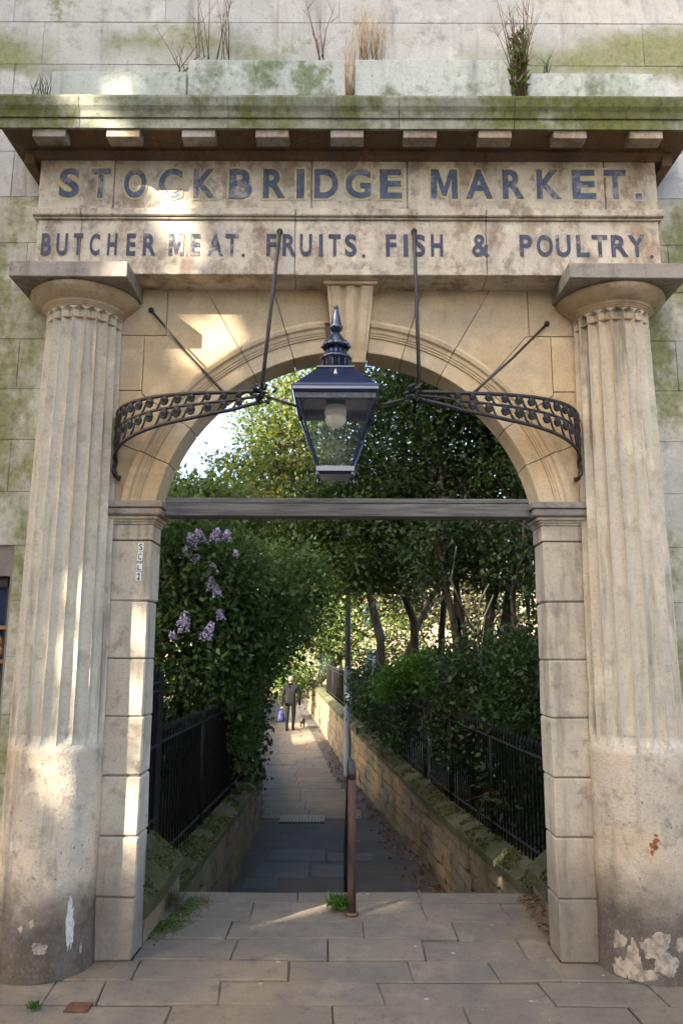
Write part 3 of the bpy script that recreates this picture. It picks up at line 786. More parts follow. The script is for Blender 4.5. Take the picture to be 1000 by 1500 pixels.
# bed mould, soffit, corona
CEX = 2.0; YC = -.45
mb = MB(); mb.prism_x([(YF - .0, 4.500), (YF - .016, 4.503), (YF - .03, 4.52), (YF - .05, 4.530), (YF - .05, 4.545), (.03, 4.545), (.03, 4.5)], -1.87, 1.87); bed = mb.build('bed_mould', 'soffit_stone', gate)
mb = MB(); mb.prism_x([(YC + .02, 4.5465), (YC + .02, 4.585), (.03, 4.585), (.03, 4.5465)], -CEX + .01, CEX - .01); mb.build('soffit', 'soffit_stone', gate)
for s in (-1, 1):   # returns of the bed mould
    mb = MB(); a, b_ = sorted((s * 1.872, s * (1.93))); mb.box(a, b_, YF - .03, .02, 4.46, 4.545); mb.build('bed_mould', 'soffit_stone', gate)
zc = [4.535, PY(500, 174, YC).z, PY(500, 171, YC).z, PY(500, 151, YC).z, PY(500, 148, YC).z]
cx_e = [-CEX, xF(118, 165, YC), xF(335, 165, YC), xF(584, 165, YC), xF(752, 165, YC), CEX]
for a, b_ in zip(cx_e[:-1], cx_e[1:]):
    a += .0015; b_ -= .0015
    mb = MB(); z0, z1, z2, z3, z4 = zc
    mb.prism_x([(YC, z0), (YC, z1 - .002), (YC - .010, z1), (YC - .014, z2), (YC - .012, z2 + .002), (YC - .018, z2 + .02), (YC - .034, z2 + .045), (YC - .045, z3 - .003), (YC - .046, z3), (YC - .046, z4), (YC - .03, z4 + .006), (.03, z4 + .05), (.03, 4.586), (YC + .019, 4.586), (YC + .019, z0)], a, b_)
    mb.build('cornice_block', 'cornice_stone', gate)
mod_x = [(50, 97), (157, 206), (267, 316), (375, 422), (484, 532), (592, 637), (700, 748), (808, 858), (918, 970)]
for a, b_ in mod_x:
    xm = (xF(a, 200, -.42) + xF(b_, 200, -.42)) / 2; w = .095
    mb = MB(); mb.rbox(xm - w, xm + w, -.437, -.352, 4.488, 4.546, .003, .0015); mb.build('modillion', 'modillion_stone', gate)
# blocking course above the cornice
YB = -.16
zb0 = zc[4] + .02; zb1 = PY(500, 87, YB).z; zb2 = PY(500, 106, YB).z
for x0, x1, zt in [(75, 274, zb2), (276, 508, zb1), (518, 750, zb1), (770, 955, zb2)]:
    a, b_ = xF(x0, 110, YB), xF(x1, 110, YB)
    mb = MB(); mb.rbox(a, b_, YB, .0, zb0, zt, .008, .006); wobble(mb, .004, 9, 2); mb.build('blocking_stone', 'blocking_stone', gate)
# ---- painted lettering
def glyph(ch, off):
    cu = bpy.data.curves.new('glyph', 'FONT'); cu.body = ch; cu.size = 1; cu.offset = off; cu.resolution_u = 6
    ob = bpy.data.objects.new('glyph', cu); COL.objects.link(ob)
    dg_ = bpy.context.evaluated_depsgraph_get(); ev = ob.evaluated_get(dg_); me = ev.to_mesh()
    vs = [(v.co.x, v.co.y) for v in me.vertices]; fs = [tuple(p.vertices) for p in me.polygons]
    ev.to_mesh_clear(); bpy.data.objects.remove(ob); bpy.data.curves.remove(cu)
    return vs, fs
M_POLY = [(0, 0), (0, 1), (.29, 1), (.5, .40), (.71, 1), (1, 1), (1, 0), (.775, 0), (.775, .68), (.585, .10), (.415, .10), (.225, .68), (.225, 0)]
def glyph_M(off):
    n = len(M_POLY); out_ = []
    for i in range(n):
        a, c, d = (Vector(M_POLY[j % n]) for j in (i - 1, i, i + 1))
        e1 = (c - a).normalized(); e2 = (d - c).normalized(); k = Vector((-e1.y, e1.x)) + Vector((-e2.y, e2.x)); k = k / max(k.length_squared * .5, .5)
        out_.append(tuple(c + k * off))
    return out_, [tuple(range(n))]
GC = {}
def letter(ch, x0, x1, y0, y1, parent, outline, Y=YF):
    off = (.035 if outline else .028) * (.3 if ch in 'M' else .7 if ch in '&' else 1)
    if (ch, off) not in GC: GC[ch, off] = (glyph(ch, off), glyph(ch, off + .045)) if ch != 'M' else (glyph_M(0), glyph_M(.06))
    (vs, fs), (vo, fo) = GC[ch, off]
    bx0 = min(v[0] for v in vs); bx1 = max(v[0] for v in vs); by0 = min(v[1] for v in vs); by1 = max(v[1] for v in vs)
    pa = PY(x0, y1, Y); pb = PY(x1, y0, Y)
    def mp(v, yy): return (pa.x + (v[0] - bx0) / (bx1 - bx0) * (pb.x - pa.x), yy, pa.z + (v[1] - by0) / (by1 - by0) * (pb.z - pa.z))
    mb = MB()
    if outline:
        mb.add([mp(v, Y - .0032) for v in vo], fo, 1)
        # worn pale yellow outline all round each letter, just behind the fill
    mb.add([mp(v, Y - .0046) for v in vs], fs, 0)
    mb.build('letter', ['letter_blue', 'letter_outline'] if outline else ['letter_slate'], parent)
L1 = [('S', 86, 119), ('T', 132, 164), ('O', 181, 216), ('C', 232, 268), ('K', 283, 318), ('B', 335, 370), ('R', 385, 419), ('I', 434, 446), ('D', 460, 495), ('G', 506, 543), ('E', 556, 588),
      ('M', 631, 669), ('A', 682, 720), ('R', 736, 766), ('K', 786, 820), ('E', 838, 870), ('T', 885, 915)]
for ch, a, b_ in L1:
    dy = 2.5 * (a / 900); letter(ch, a, b_, 247 + dy, 290 + dy, fr_, True)
GC['.', .035] = (([(0, 0), (0, 1), (1, 1), (1, 0)], [(0, 1, 2, 3)]), ([(-.22, -.22), (-.22, 1.22), (1.22, 1.22), (1.22, -.22)], [(0, 1, 2, 3)]))
letter('.', 930, 939, 284, 293, fr_, True)
L2 = [('B', 60, 77), ('U', 82, 101), ('T', 107, 123), ('C', 131, 148), ('H', 157, 173), ('E', 185, 200), ('R', 209, 230), ('M', 247, 270), ('E', 279, 294), ('A', 303, 328), ('T', 330, 350), ('F', 390, 405), ('R', 414, 434), ('U', 439, 457),
      ('I', 467, 473), ('T', 481, 499), ('S', 505, 522), ('F', 565, 580), ('I', 591, 597), ('S', 606, 622), ('H', 631, 648), ('&', 691, 716), ('P', 761, 778), ('O', 786, 808), ('U', 814, 834), ('L', 844, 861), ('T', 867, 888), ('R', 895, 918), ('Y', 920, 943)]
for ch, a, b_ in L2:
    dy = 3 * (a / 950); letter(ch, a, b_, 342 + dy, 374 + dy, arch_, False)
for a in (354, 530, 951): letter('.', a, a + 5, 371 + 3 * a / 950, 376 + 3 * a / 950, arch_, False)
# SCL2 plates on the left pier
for ch, y0, y1, xm in [('S', 795, 808, 207), ('C', 809, 822, 205.6), ('L', 826, 837, 204.6), ('2', 838, 851, 203.6)]:
    t = PY(xm - 4.2, y1, 0); q = PY(xm + 4.2, y0, 0)
    mb = MB(); mb.rbox(t.x, q.x, -.006, .0, t.z, q.z, .001); pl = mb.build('number_plate', 'plate_white', gate)
    vs, fs = glyph(ch, .02); bx0 = min(v[0] for v in vs); bx1 = max(v[0] for v in vs); by0 = min(v[1] for v in vs); by1 = max(v[1] for v in vs)
    w = q.x - t.x; h = q.z - t.z
    mb = MB(); mb.add([(t.x + w * (.2 + .6 * (v[0] - bx0) / (bx1 - bx0)), -.0075, t.z + h * (.14 + .72 * (v[1] - by0) / (by1 - by0))) for v in vs], fs); mb.build('letter', 'paint_black', pl)

# ================================================================== TIE BEAM
beam = thing('tie_beam', (0, .10, 2.38), 'grey weathered timber beam spanning the arch at springing level', 'beam')
zb = [PY(500, 756, .03).z, PY(500, 737, .03).z, PY(500, 729, .03).z]
mb = MB(); mb.rbox(-1.062, 1.062, .03, .16, zb[0], zb[1] - .004, .004, .0015); mb.build('lower_rail', 'beam_wood', beam)
mb = MB(); mb.rbox(-1.062, 1.062, .045, .15, zb[1] + .002, zb[2], .004, .0015); mb.build('upper_rail', 'beam_wood', beam)
mb = MB(); mb.box(-1.06, 1.06, .06, .14, zb[1] - .006, zb[1] + .004); mb.build('joint', 'paint_black', beam)

# ================================================================== OVERTHROW (iron arms, stays) AND LANTERN
AX, AY = 1.345, .54
ovt = thing('iron_overthrow', (0, -.3, 2.7), 'black wrought iron overthrow with scrollwork arms carrying the lantern', 'ironwork')
def arm_pt(t, s): return Vector((s * AX * math.cos(t), -.01 - AY * math.sin(t), 0))
def z_top(t): return 2.945 + .025 * math.sin(min(t / 1.1, 1) * math.pi) - .02 * max(0, t - 1.15) / .4
def bh(t): return float(np.interp(t, [0, .3, .61, .887, 1.108, 1.213, 1.3], [.265, .225, .180, .140, .094, .060, .04]))
for s in (-1, 1):
    TEND = 1.235 if s < 0 else 1.30
    ts = np.linspace(0.03, TEND, 34)
    for nm, fac, r in (('top_rail', 0, .0105), ('middle_rail', .46, .008), ('bottom_rail', 1.0, .0105)):
        mb = MB(); mb.tube([arm_pt(t, s) + Vector((0, 0, z_top(t) - bh(t) * fac)) for t in ts], r, 6); mb.build(nm, 'iron', ovt)
    # single bar from the collar to the lantern
    mb = MB(); p0 = arm_pt(TEND, s) + Vector((0, 0, z_top(TEND) - .02)); p1 = Vector((-.065 + s * .195, -.55, 2.848))
    mb.tube([p0, (p0 + p1) / 2, p1], .007, 6); mb.build('lantern_bar', 'iron', ovt)
    # collar of leaves where arm, stay and bar meet
    mb = MB()
    for k in range(16):
        a = k * 2.4; c = p0 + Vector((s * random.uniform(-.06, .07), math.cos(a) * .022, math.sin(a) * .022 + .006))
        d = Vector((random.uniform(-1, 1), math.cos(a) * 1.2, math.sin(a) * 1.2)).normalized() * .028
        mb.tube([c, c + d, c + d * 1.2 + Vector((s * .02, 0, .012))], [.008, .010, .003], 5)
    mb.build('leaf_collar', 'iron', ovt)
    # scrolls
    for t in (.07, .15, .25, .35, .445, .536, .63, .737, .817, .896, .982, 1.06, 1.13):
        h = bh(t)
        tang = (arm_pt(t + .01, s) - arm_pt(t - .01, s)).normalized(); base = arm_pt(t, s)
        for row, (f0, f1) in enumerate(((.02, .46), (.48, 1.0))):
            zt = z_top(t) - h * f0; zl = z_top(t) - h * f1; hh = zt - zl; R = min(hh * .34, .026)
            if R < .006: continue
            pts = []; c = base + Vector((0, 0, zt - R * 1.05))
            for q in np.linspace(0, 1, 15):            # spiral head
                an = math.pi * .5 - q * 3.4 * math.pi; rr = R * (1 - .72 * q)
                pts.append(c + tang * (math.cos(an) * rr) + Vector((0, 0, math.sin(an) * rr)))
            tail = [base + tang * (-R * 2.1) + Vector((0, 0, zl)), base + tang * (-R * 1.5) + Vector((0, 0, zl + hh * .25)), base + tang * (-R * 1.05) + Vector((0, 0, zl + hh * .62)), base + tang * (-R * .62) + Vector((0, 0, zt - R * .25))]
            mb = MB(); mb.tube(tail + pts, [.006] * 4 + list(np.linspace(.008, .010, 14)) + [.016], 6); mb.build('scroll', 'iron', ovt)
    # end bracket: uprights against the wall and a foot scroll
    mb = MB()
    b0 = arm_pt(.03, s)
    mb.tube([b0 + Vector((0, 0, z_top(0) + .02)), b0 + Vector((0, 0, z_top(0) - .27)), b0 + Vector((-s * .0, -.03, z_top(0) - .31)), b0 + Vector((-s * .01, -.055, z_top(0) - .335)), b0 + Vector((-s * .02, -.05, z_top(0) - .36)), b0 + Vector((-s * .03, -.02, z_top(0) - .37)), b0 + Vector((-s * .03, -.005, z_top(0) - .35))], [.012, .012, .012, .014, .014, .012, .008], 6)
    mb.build('wall_bracket', 'iron', ovt)
    mb = MB()
    for k in range(7):
        c = b0 + Vector((0, -.02 - .01 * (k % 2), z_top(0) - .03 - k * .042)); mb.tube([c + Vector((0, .015 * math.cos(q), .02 * math.sin(q))) for q in np.linspace(0, 5, 9)], .006, 5)
    mb.build('scroll', 'iron', ovt)
    # diagonal stay to the spandrel, vertical hanger to the architrave
    q0 = PY(222 if s < 0 else 800, 455 if s < 0 else 475, 0); te = 1.06; q1 = arm_pt(te, s) + Vector((0, 0, z_top(te)))
    mb = MB(); mid = (q0 + q1) / 2 + Vector((0, 0, -.012)); mb.tube([q0, mid, q1], .0075, 6); mb.build('stay', 'iron', ovt)
    mb = MB(); mb.tube([q0 + Vector((0, .005, 0)), q0 + Vector((0, -.012, 0))], .017, 8); mb.build('stay_boss', 'iron', ovt)
    h0 = PY(410 if s < 0 else 606, 341, YF); te = TEND - .01; h1 = arm_pt(te, s) + Vector((0, 0, z_top(te) - .01))
    mb = MB(); mb.tube([h0 + Vector((0, -.012, .008)), h0 + Vector((0, -.02, -.01)), h1], .0105, 7); mb.build('hanger', 'iron', ovt)
    mb = MB(); mb.tube([h0 + Vector((0, .004, .0)), h0 + Vector((0, -.02, 0))], .018, 8); mb.build('hanger_boss', 'iron', ovt)

LX, LYY = -.065, -.55
lan = thing('street_lantern', (LX, LYY, 2.5), 'dark glossy four sided glazed lantern with pointed finial hanging in the arch', 'lantern')
def sq(w, z): return [(LX - w, LYY - w, z), (LX + w, LYY - w, z), (LX + w, LYY + w, z), (LX - w, LYY + w, z)]
def frus(mb, w0, z0, w1, z1, mat=0): mb.hexa(sq(w0, z0) + sq(w1, z1), mat)
ZB, ZG = 2.507, 2.832                        # glass bottom and top
WB, WT = .083, .187
# corner bars
for i in range(4):
    a = Vector(sq(WB, ZB)[i]); b_ = Vector(sq(WT, ZG)[i]); mb = MB(); mb.tube([a, b_], .0085, 4, smooth=False); mb.build('corner_bar', 'lantern_paint_sky_tint', lan)
for i in range(4):
    p = [Vector(q) for q in sq(WB, ZB)]; q_ = [Vector(q) for q in sq(WT, ZG)]; j = (i + 1) % 4
    mb = MB(); mb.add([p[i], p[j], q_[j], q_[i]], [(0, 1, 2, 3)]); mb.build('pane', 'glass', lan)
mb = MB(); frus(mb, WB + .012, ZB - .02, WB + .012, ZB + .004); frus(mb, WB - .005, ZB - .034, WB + .002, ZB - .021); mb.build('base_frame', 'lantern_paint_sky_tint', lan)
mb = MB(); mb.box(LX - WB + .012, LX + WB - .012, LYY - WB + .012, LYY + WB - .012, ZB + .005, ZB + .012); mb.build('base_tray', 'plate_white', lan)
mb = MB()
for i in (0, 1, 2, 3):
    c = Vector(sq(WB + .004, ZB - .03)[i]); mb.lathe([(.006, 0), (.010, .008), (.010, .02), (.006, .03)], c - Vector((0, 0, .02)), 8)
mb.build('foot_knob', 'lantern_paint_sky_tint', lan)
mb = MB()
for (w, z0, z1) in ((WT + .012, ZG, ZG + .028),):
    for sx, sy in ((1, 0), (-1, 0), (0, 1), (0, -1)):
        if sx: mb.box(LX + sx * (w - .012) - .012, LX + sx * (w - .012) + .012, LYY - w, LYY + w, z0, z1)
        else: mb.box(LX - w + .024, LX + w - .024, LYY + sy * (w - .012) - .012, LYY + sy * (w - .012) + .012, z0, z1)
mb.build('top_frame', 'lantern_trim', lan)
mb = MB(); frus(mb, WT + .020, ZG + .029, WT + .026, ZG + .042); frus(mb, WT + .026, ZG + .042, WT + .026, ZG + .058); frus(mb, WT + .032, ZG + .0585, WT + .020, ZG + .074); mb.build('eaves', 'lantern_paint_sky_tint', lan)
mb = MB(); frus(mb, WT + .012, ZG + .0745, .092, ZG + .196); frus(mb, .098, ZG + .1965, .096, ZG + .206); roof = mb.build('roof', 'lantern_paint_sky_tint', lan)
for k, (dx, dy) in enumerate(((0, -1), (1, 0), (-1, 0), (0, 1))):
    c = Vector((LX + dx * .125, LYY + dy * .135, ZG + .150)); mb = MB(); mb.lathe([(.012, -.01), (.010, 0), (.006, .012), (.003, .02), (.001, .026)], c, 8); mb.build('roof_knob', 'brass', roof)
mb = MB(); z = ZG + .206
mb.lathe([(.074, z), (.074, z + .060), (.084, z + .062), (.086, z + .072), (.076, z + .080), (.064, z + .098), (.054, z + .118), (.046, z + .132)], (LX, LYY, 0), 20, phase=.1)
ch_ = mb.build('chimney', 'lantern_paint_sky_tint', lan)
mb = MB()
for k in range(14):
    a = k * 2 * math.pi / 14; mb.tube([(LX + .0745 * math.cos(a), LYY + .0745 * math.sin(a), z + .006), (LX + .0745 * math.cos(a), LYY + .0745 * math.sin(a), z + .056)], .004, 4)
mb.build('vent_rib', 'lantern_trim', ch_)
mb = MB(); z += .130
mb.lathe([(.052, z), (.064, z + .008), (.062, z + .022), (.052, z + .040), (.036, z + .062), (.026, z + .078), (.018, z + .088)], (LX, LYY, 0), 20); mb.build('crown', 'lantern_paint_sky_tint', lan)
mb = MB()
for k in range(10):
    a = k * 2 * math.pi / 10; mb.tube([(LX + .058 * math.cos(a), LYY + .058 * math.sin(a), z + .026), (LX + .068 * math.cos(a), LYY + .068 * math.sin(a), z + .006), (LX + .060 * math.cos(a), LYY + .060 * math.sin(a), z - .012)], [.012, .014, .004], 5)
mb.build('crown_leaf', 'lantern_paint_sky_tint', lan)
mb = MB(); z += .086
mb.lathe([(.016, z), (.024, z + .008), (.037, z + .022), (.038, z + .032), (.030, z + .044), (.022, z + .085), (.014, z + .122), (.010, z + .134), (.014, z + .138), (.013, z + .148), (.004, z + .156)], (LX, LYY, 0), 14); mb.build('finial', 'lantern_paint_sky_tint', lan)
mb = MB(); mb.lathe([(.052, ZG + .02), (.056, ZG - .01), (.056, ZG - .03)], (LX, LYY, 0), 20); mb.build('lamp_holder', 'plate_white', lan)
mb = MB(); mb.lathe([(.050, ZG - .032), (.054, ZG - .045), (.052, ZG - .065), (.041, ZG - .083), (.023, ZG - .095), (.004, ZG - .098)], (LX, LYY, 0), 20); mb.build('lamp_globe', 'frosted', lan)

# ================================================================== HANDRAIL POST, POLE, IRON COVER
hp = PZ(515, 1340)
hr = thing('handrail', tuple(hp), 'rusty iron tube handrail standing at the middle of the top step', 'handrail')
mb = MB(); mb.tube([hp, hp + Vector((0, 0, .45)), hp + Vector((0, .0, .80))], .026, 10); mb.build('post', 'rust_paint', hr)
mb = MB(); mb.tube([hp + Vector((0, 0, .80)), hp + Vector((0, .01, .86)), hp + Vector((-.003, .05, .895)), hp + Vector((-.006, .12, .89)), hp + Vector((-.01, .6, .66)), hp + Vector((-.02, 2.2, -.12)), hp + Vector((-.02, 2.25, -.2)), hp + Vector((-.02, 2.25, -.96))], [.027, .025, .023, .022, .022, .022, .022, .024], 10); mb.build('rail', 'iron', hr)
mb = MB(); mb.lathe([(.042, .001), (.042, .008), (.03, .014)], tuple(hp), 14); mb.build('base_plate', 'rust', hr)
yP = PZ(509, 1138, PATH_Z); 
lp = thing('lamp_post', tuple(yP), 'tall slim grey painted lamp post beside the right lane wall', 'lamp post')
mb = MB(); mb.lathe([(.095, 0), (.095, .05), (.082, .06), (.082, 2.22), (.078, 2.25)], tuple(yP), 14); mb.build('base_section', 'pole_paint', lp)
mb = MB(); mb.lathe([(.058, 2.25), (.052, 4.6), (.045, 5.2)], tuple(yP), 12); mb.build('shaft', 'pole_paint', lp)
mb = MB(); mb.rbox(yP.x - .09, yP.x + .09, yP.y - .42, yP.y + .08, yP.z + 5.2, yP.z + 5.32, .02); mb.build('lamp_head', 'pole_paint', lp)
mb = MB(); mb.box(yP.x - .05, yP.x + .03, yP.y - .086, yP.y - .080, yP.z + 1.55, yP.z + 1.72); mb.build('door_label', 'plate_white', lp)
p = PZ(93, 1482); q = PZ(137, 1469)
ic = thing('iron_cover', (p.x, p.y, 0), 'small rusty rectangular iron cover set into the pavement', 'cover')
mb = MB(); mb.rbox(p.x, q.x, p.y, q.y, -.02, .005, .002); mb.build('frame', 'rust', ic)
mb = MB(); mb.rbox(p.x + .012, q.x - .012, p.y + .008, q.y - .008, -.01, .0075, .002); mb.build('lid', 'rust_spot' if False else 'rust', ic)

# ================================================================== RAILINGS ON THE LANE WALLS
def railing(L, Zs, side, y0, y1, top_fn, off, label, step=.115, gap=.0):
    x0, z0 = lerp_line(L, y0, Zs); t = thing('iron_railing', (x0 + side * off, y0, z0), label, 'railing', None)
    ys = np.arange(y0, y1, step)
    for k, y in enumerate(ys):
        x, z = lerp_line(L, y, Zs); x += side * off; zt = top_fn(y)
        mb = MB(); 
        if k % 18 == 0:
            mb.tube([(x, y, z - .02), (x, y, zt + .02)], .022, 6); mb.lathe([(.026, 0), (.032, .02), (.022, .05), (.006, .07)], (x, y, zt + .02), 6); mb.build('post', 'railing_iron', t)
        else:
            mb.tube([(x, y, z + .0), (x, y, zt + .06), (x, y, zt + .075), (x, y, zt + .13)], [.009, .009, .019, .002], 5); mb.build('bar', 'railing_iron', t)
    for f in ('bottom', 'top'):
        mb = MB(); pts = []
        for y in np.linspace(y0, y1, 14):
            x, z = lerp_line(L, y, Zs); pts.append((x + side * off, y, top_fn(y) if f == 'top' else z + .12))
        mb.tube(pts, .016, 4, smooth=False); mb.build('rail', 'railing_iron', t)
    return t
railing(LW, LZ, -1, 1.38, 7.2, lambda y: .93, .16, 'black spearhead railing in shadow on the left lane wall', .11)
railing(RW, RZ, 1, 1.30, 6.0, lambda y: .82, .16, 'black vertical bar railing on the nearest stretch of right wall', .10)
railing(RW, RZ, 1, 6.2, 22.0, lambda y: .86 + .02 * (y - 6) if y < 12 else .98 + .01 * (y - 12), .16, 'black bar railing further along the right wall past the green shrub', .12)
# taller gate section right behind the left pier
t = thing('iron_gate', (-1.30, .3, .2), 'tall black iron gate leaf folded back behind the left pier', 'gate')
for k in range(9):
    y = .34 + k * .105; mb = MB(); mb.tube([(-1.32, y, .40), (-1.32, y, 1.42), (-1.32, y, 1.435), (-1.32, y, 1.50)], [.010, .010, .02, .002], 5); mb.build('bar', 'railing_iron', t)
for z in (.46, .95, 1.32, 1.38):
    mb = MB(); mb.tube([(-1.32, .30, z), (-1.32, 1.25, z)], .014, 4, smooth=False); mb.build('rail', 'railing_iron', t)
for y in (.29, 1.26):
    mb = MB(); mb.tube([(-1.32, y, .30), (-1.32, y, 1.46)], .024, 4, smooth=False); mb.build('stile', 'railing_iron', t)

# ================================================================== TENEMENTS ACROSS THE STREET (unseen, added behind the camera to shade the gateway)
def shade_tenement(x0, x1, y0, y1, h, ridge, label, floors=5):
    t = thing('shade_tenement', ((x0 + x1) / 2, y1, -.13), label, 'building', 'tenements added across the street for shade')
    mb = MB(); mb.box(x0, x1, y0, y1, -.13, h); mb.build('wall', 'tenement_stone', t)
    ym = (y0 + y1) / 2
    mb = MB(); mb.add([(x0 - .2, y0 - .2, h + .01), (x1 + .2, y0 - .2, h + .01), (x1 + .2, y1 + .2, h + .01), (x0 - .2, y1 + .2, h + .01), (x0 - .1, ym, h + ridge), (x1 + .1, ym, h + ridge)],
                      [(0, 1, 5, 4), (2, 3, 4, 5), (0, 4, 3), (1, 2, 5), (3, 2, 1, 0)]); rf = mb.build('roof', 'slate', t)
    mb = MB(); mb.box(x0 + .5, x0 + 1.7, ym - .4, ym + .4, h + ridge - .4, h + ridge + 1.0); mb.build('chimney', 'tenement_stone', rf)
    nx = max(2, int((x1 - x0) / 2.1)); fh = h / floors
    for f in range(floors):
        for k in range(nx):
            x = x0 + (k + .5) * (x1 - x0) / nx; z = f * fh + .9
            mb = MB(); mb.box(x - .5, x + .5, y1 - .02, y1 + .012, z, z + 1.8); w = mb.build('window', 'window_blue', t)
            mb = MB(); mb.box(x - .62, x - .5, y1 - .01, y1 + .05, z - .1, z + 1.9); mb.box(x + .5, x + .62, y1 - .01, y1 + .05, z - .1, z + 1.9); mb.box(x - .62, x + .62, y1 - .01, y1 + .07, z + 1.9, z + 2.05); mb.box(x - .5, x + .5, y1 - .01, y1 + .04, z + .88, z + .93); mb.build('frame', 'upper_stone', w)
# light travels along (+.643, +.766) in plan; u = .766 x - .643 y is the coordinate across it
def u_to_x(u, y): return (u + math.sin(SUN_AZ + rad(0)) * y) / math.cos(SUN_AZ)
GAP0, GAP1 = -1.36, -.30  # gap between the added blocks lets one strip of sun through
xB = u_to_x(GAP1, -9.4); xA = u_to_x(GAP0, -15.0)
shade_tenement(xB, xB + 7.5, -16.5, -9.4, 13.6, 2.4, 'unseen stone block added across the street to shade the gateway')
shade_tenement(xA - 10, xA, -15.0, -7.5, 20.5, 3.0, 'unseen stone block added opposite to bound the strip of sun')

# ================================================================== FOLIAGE
def leaf_mesh(name, P, N, size, mat, parent, aspect=.55, fold=.25, jitter=.55):
    """P (n,3) leaf bases, N (n,3) leaf directions"""
    n = len(P); rg = RNG
    d = N / np.maximum(np.linalg.norm(N, axis=1, keepdims=True), 1e-6)
    r = rg.normal(size=(n, 3)); a = np.cross(d, r); a /= np.maximum(np.linalg.norm(a, axis=1, keepdims=True), 1e-6)
    c = np.cross(a, d)
    L = (size * (1 + jitter * rg.uniform(-1, 1, n)))[:, None]
    v0 = P; v1 = P + d * L * .45 + a * L * aspect * .5 + c * L * fold * .3; v2 = P + d * L - c * L * .12; v3 = P + d * L * .45 - a * L * aspect * .5 + c * L * fold * .3
    V = np.stack([v0, v1, v2, v3], 1).reshape(-1, 3) - np.array(WO[parent])
    me = bpy.data.meshes.new(name)
    me.vertices.add(4 * n); me.vertices.foreach_set('co', V.astype(np.float32).ravel())
    me.loops.add(4 * n); me.loops.foreach_set('vertex_index', np.arange(4 * n, dtype=np.int32))
    me.polygons.add(n); me.polygons.foreach_set('loop_start', np.arange(0, 4 * n, 4, dtype=np.int32)); me.polygons.foreach_set('loop_total', np.full(n, 4, dtype=np.int32))
    at = me.attributes.new('rnd', 'FLOAT', 'FACE'); at.data.foreach_set('value', rg.uniform(0, 1, n).astype(np.float32))
    me.materials.append(MATS[mat]); me.update(); me.validate()
    o = bpy.data.objects.new(name, me); COL.objects.link(o); o.parent = parent; WO[o] = WO[parent]
    return o
def blob_points(lobes, n, clump=28, spread=.16, shell=.55):
    """lobes: (cx,cy,cz, rx,ry,rz). leaves gathered in clumps spread through the lobes' volume"""
    vol = np.array([l[3] * l[4] * l[5] for l in lobes]); pr = vol / vol.sum()
    nc = max(8, n // clump)
    k = RNG.choice(len(lobes), nc, p=pr); Lb = np.array(lobes)[k]
    d = RNG.normal(size=(nc, 3)); d /= np.linalg.norm(d, axis=1, keepdims=True)
    r = RNG.uniform(0, 1, nc) ** (1 / 3); r = shell + (1 - shell) * r if shell > .0 else r
    r = np.where(RNG.uniform(0, 1, nc) < .3, RNG.uniform(.1, .9, nc), r)
    C = Lb[:, :3] + d * r[:, None] * Lb[:, 3:6]
    out = d * Lb[:, 3:6]; out /= np.linalg.norm(out, axis=1, keepdims=True)
    idx = RNG.integers(0, nc, n)
    P = C[idx] + RNG.normal(size=(n, 3)) * spread * np.array([1, 1, .75])
    N = RNG.normal(size=(n, 3)) + out[idx] * .7 + np.array([0, 0, -.25])
    return P, N, C
def limb_path(a, b_, bend=.15, n=6):
    a = Vector(a); b_ = Vector(b_); L = (b_ - a).length
    o = Vector((random.uniform(-1, 1), random.uniform(-1, 1), random.uniform(-.3, .6))) * L * bend
    return [a.lerp(b_, t) + o * math.sin(math.pi * t) + Vector((random.uniform(-1, 1), random.uniform(-1, 1), 0)) * L * .015 for t in np.linspace(0, 1, n)]
def woody(t, base, lobes, C, r0, n_limb, fork=.45, trunks=None):
    mb = MB()
    ends = trunks or [((lobes[0][0], lobes[0][1], lobes[0][2]), r0)]
    nodes = []
    for e, r in ends:
        pts = limb_path(base, e, .06, 9); mb.tube(pts, [r * (1.25 - .75 * k / 8) for k in range(9)], 8)
        nodes += [(pts[k], r * (1.25 - .75 * k / 8)) for k in range(4, 9)]
    tk = mb.build('trunk', 'bark', t)
    mb = MB(); idx = RNG.choice(len(C), min(n_limb, len(C)), replace=False)
    for i in idx:
        c = Vector(C[i]); nd = min(nodes, key=lambda q: (q[0] - c).length + random.uniform(0, .6) + max(0, q[0].z - c.z) * 1.2)
        pts = limb_path(nd[0], c, .14, 6); r = min(nd[1] * .5, .05); mb.tube(pts, [r, r * .8, r * .6, r * .45, r * .3, r * .15], 5)
        for q in range(4):
            e = c + Vector((random.uniform(-.6, .6), random.uniform(-.6, .6), random.uniform(-.4, .6))); mb.tube(limb_path(pts[random.choice((2, 3, 4))], e, .12, 5), [max(r * .4, .006), r * .3, max(r * .22, .004), .004, .002], 4)
    mb.build('limbs', 'bark', tk)
def tree(name, label, cat, base, lobes, n, size, mat, r0=.12, n_limb=24, group=None, clump=28, spread=.16, trunks=None, shell=.5, aspect=.55, extra=None):
    t = thing(name, base, label, cat, group)
    P, N, C = blob_points(lobes, n, clump, spread, shell)
    woody(t, base, lobes, C, r0, n_limb, trunks=trunks)
    leaf_mesh('crown', P, N, size, mat, t, aspect)
    if extra:
        m2, fr2 = extra; k = int(n * fr2); P2, N2, _ = blob_points([(l[0], l[1] - .1, l[2] + .15, l[3] * 1.02, l[4] * 1.02, l[5] * 1.02) for l in lobes], k, clump, spread, .7)
        leaf_mesh('crown', P2, N2, size, m2, t, aspect)
    return t, C
GT = 'trees in the gardens beside the lane'
def at(px, py, d):          # point seen at a pixel, d metres in front of the camera along the street axis
    return PY(px, py, CAM.y + d)
def lobe(px, py, d, rx, ry, rz): p = at(px, py, d); return (p.x, p.y, p.z, rx, ry, rz)
SZ = -.3
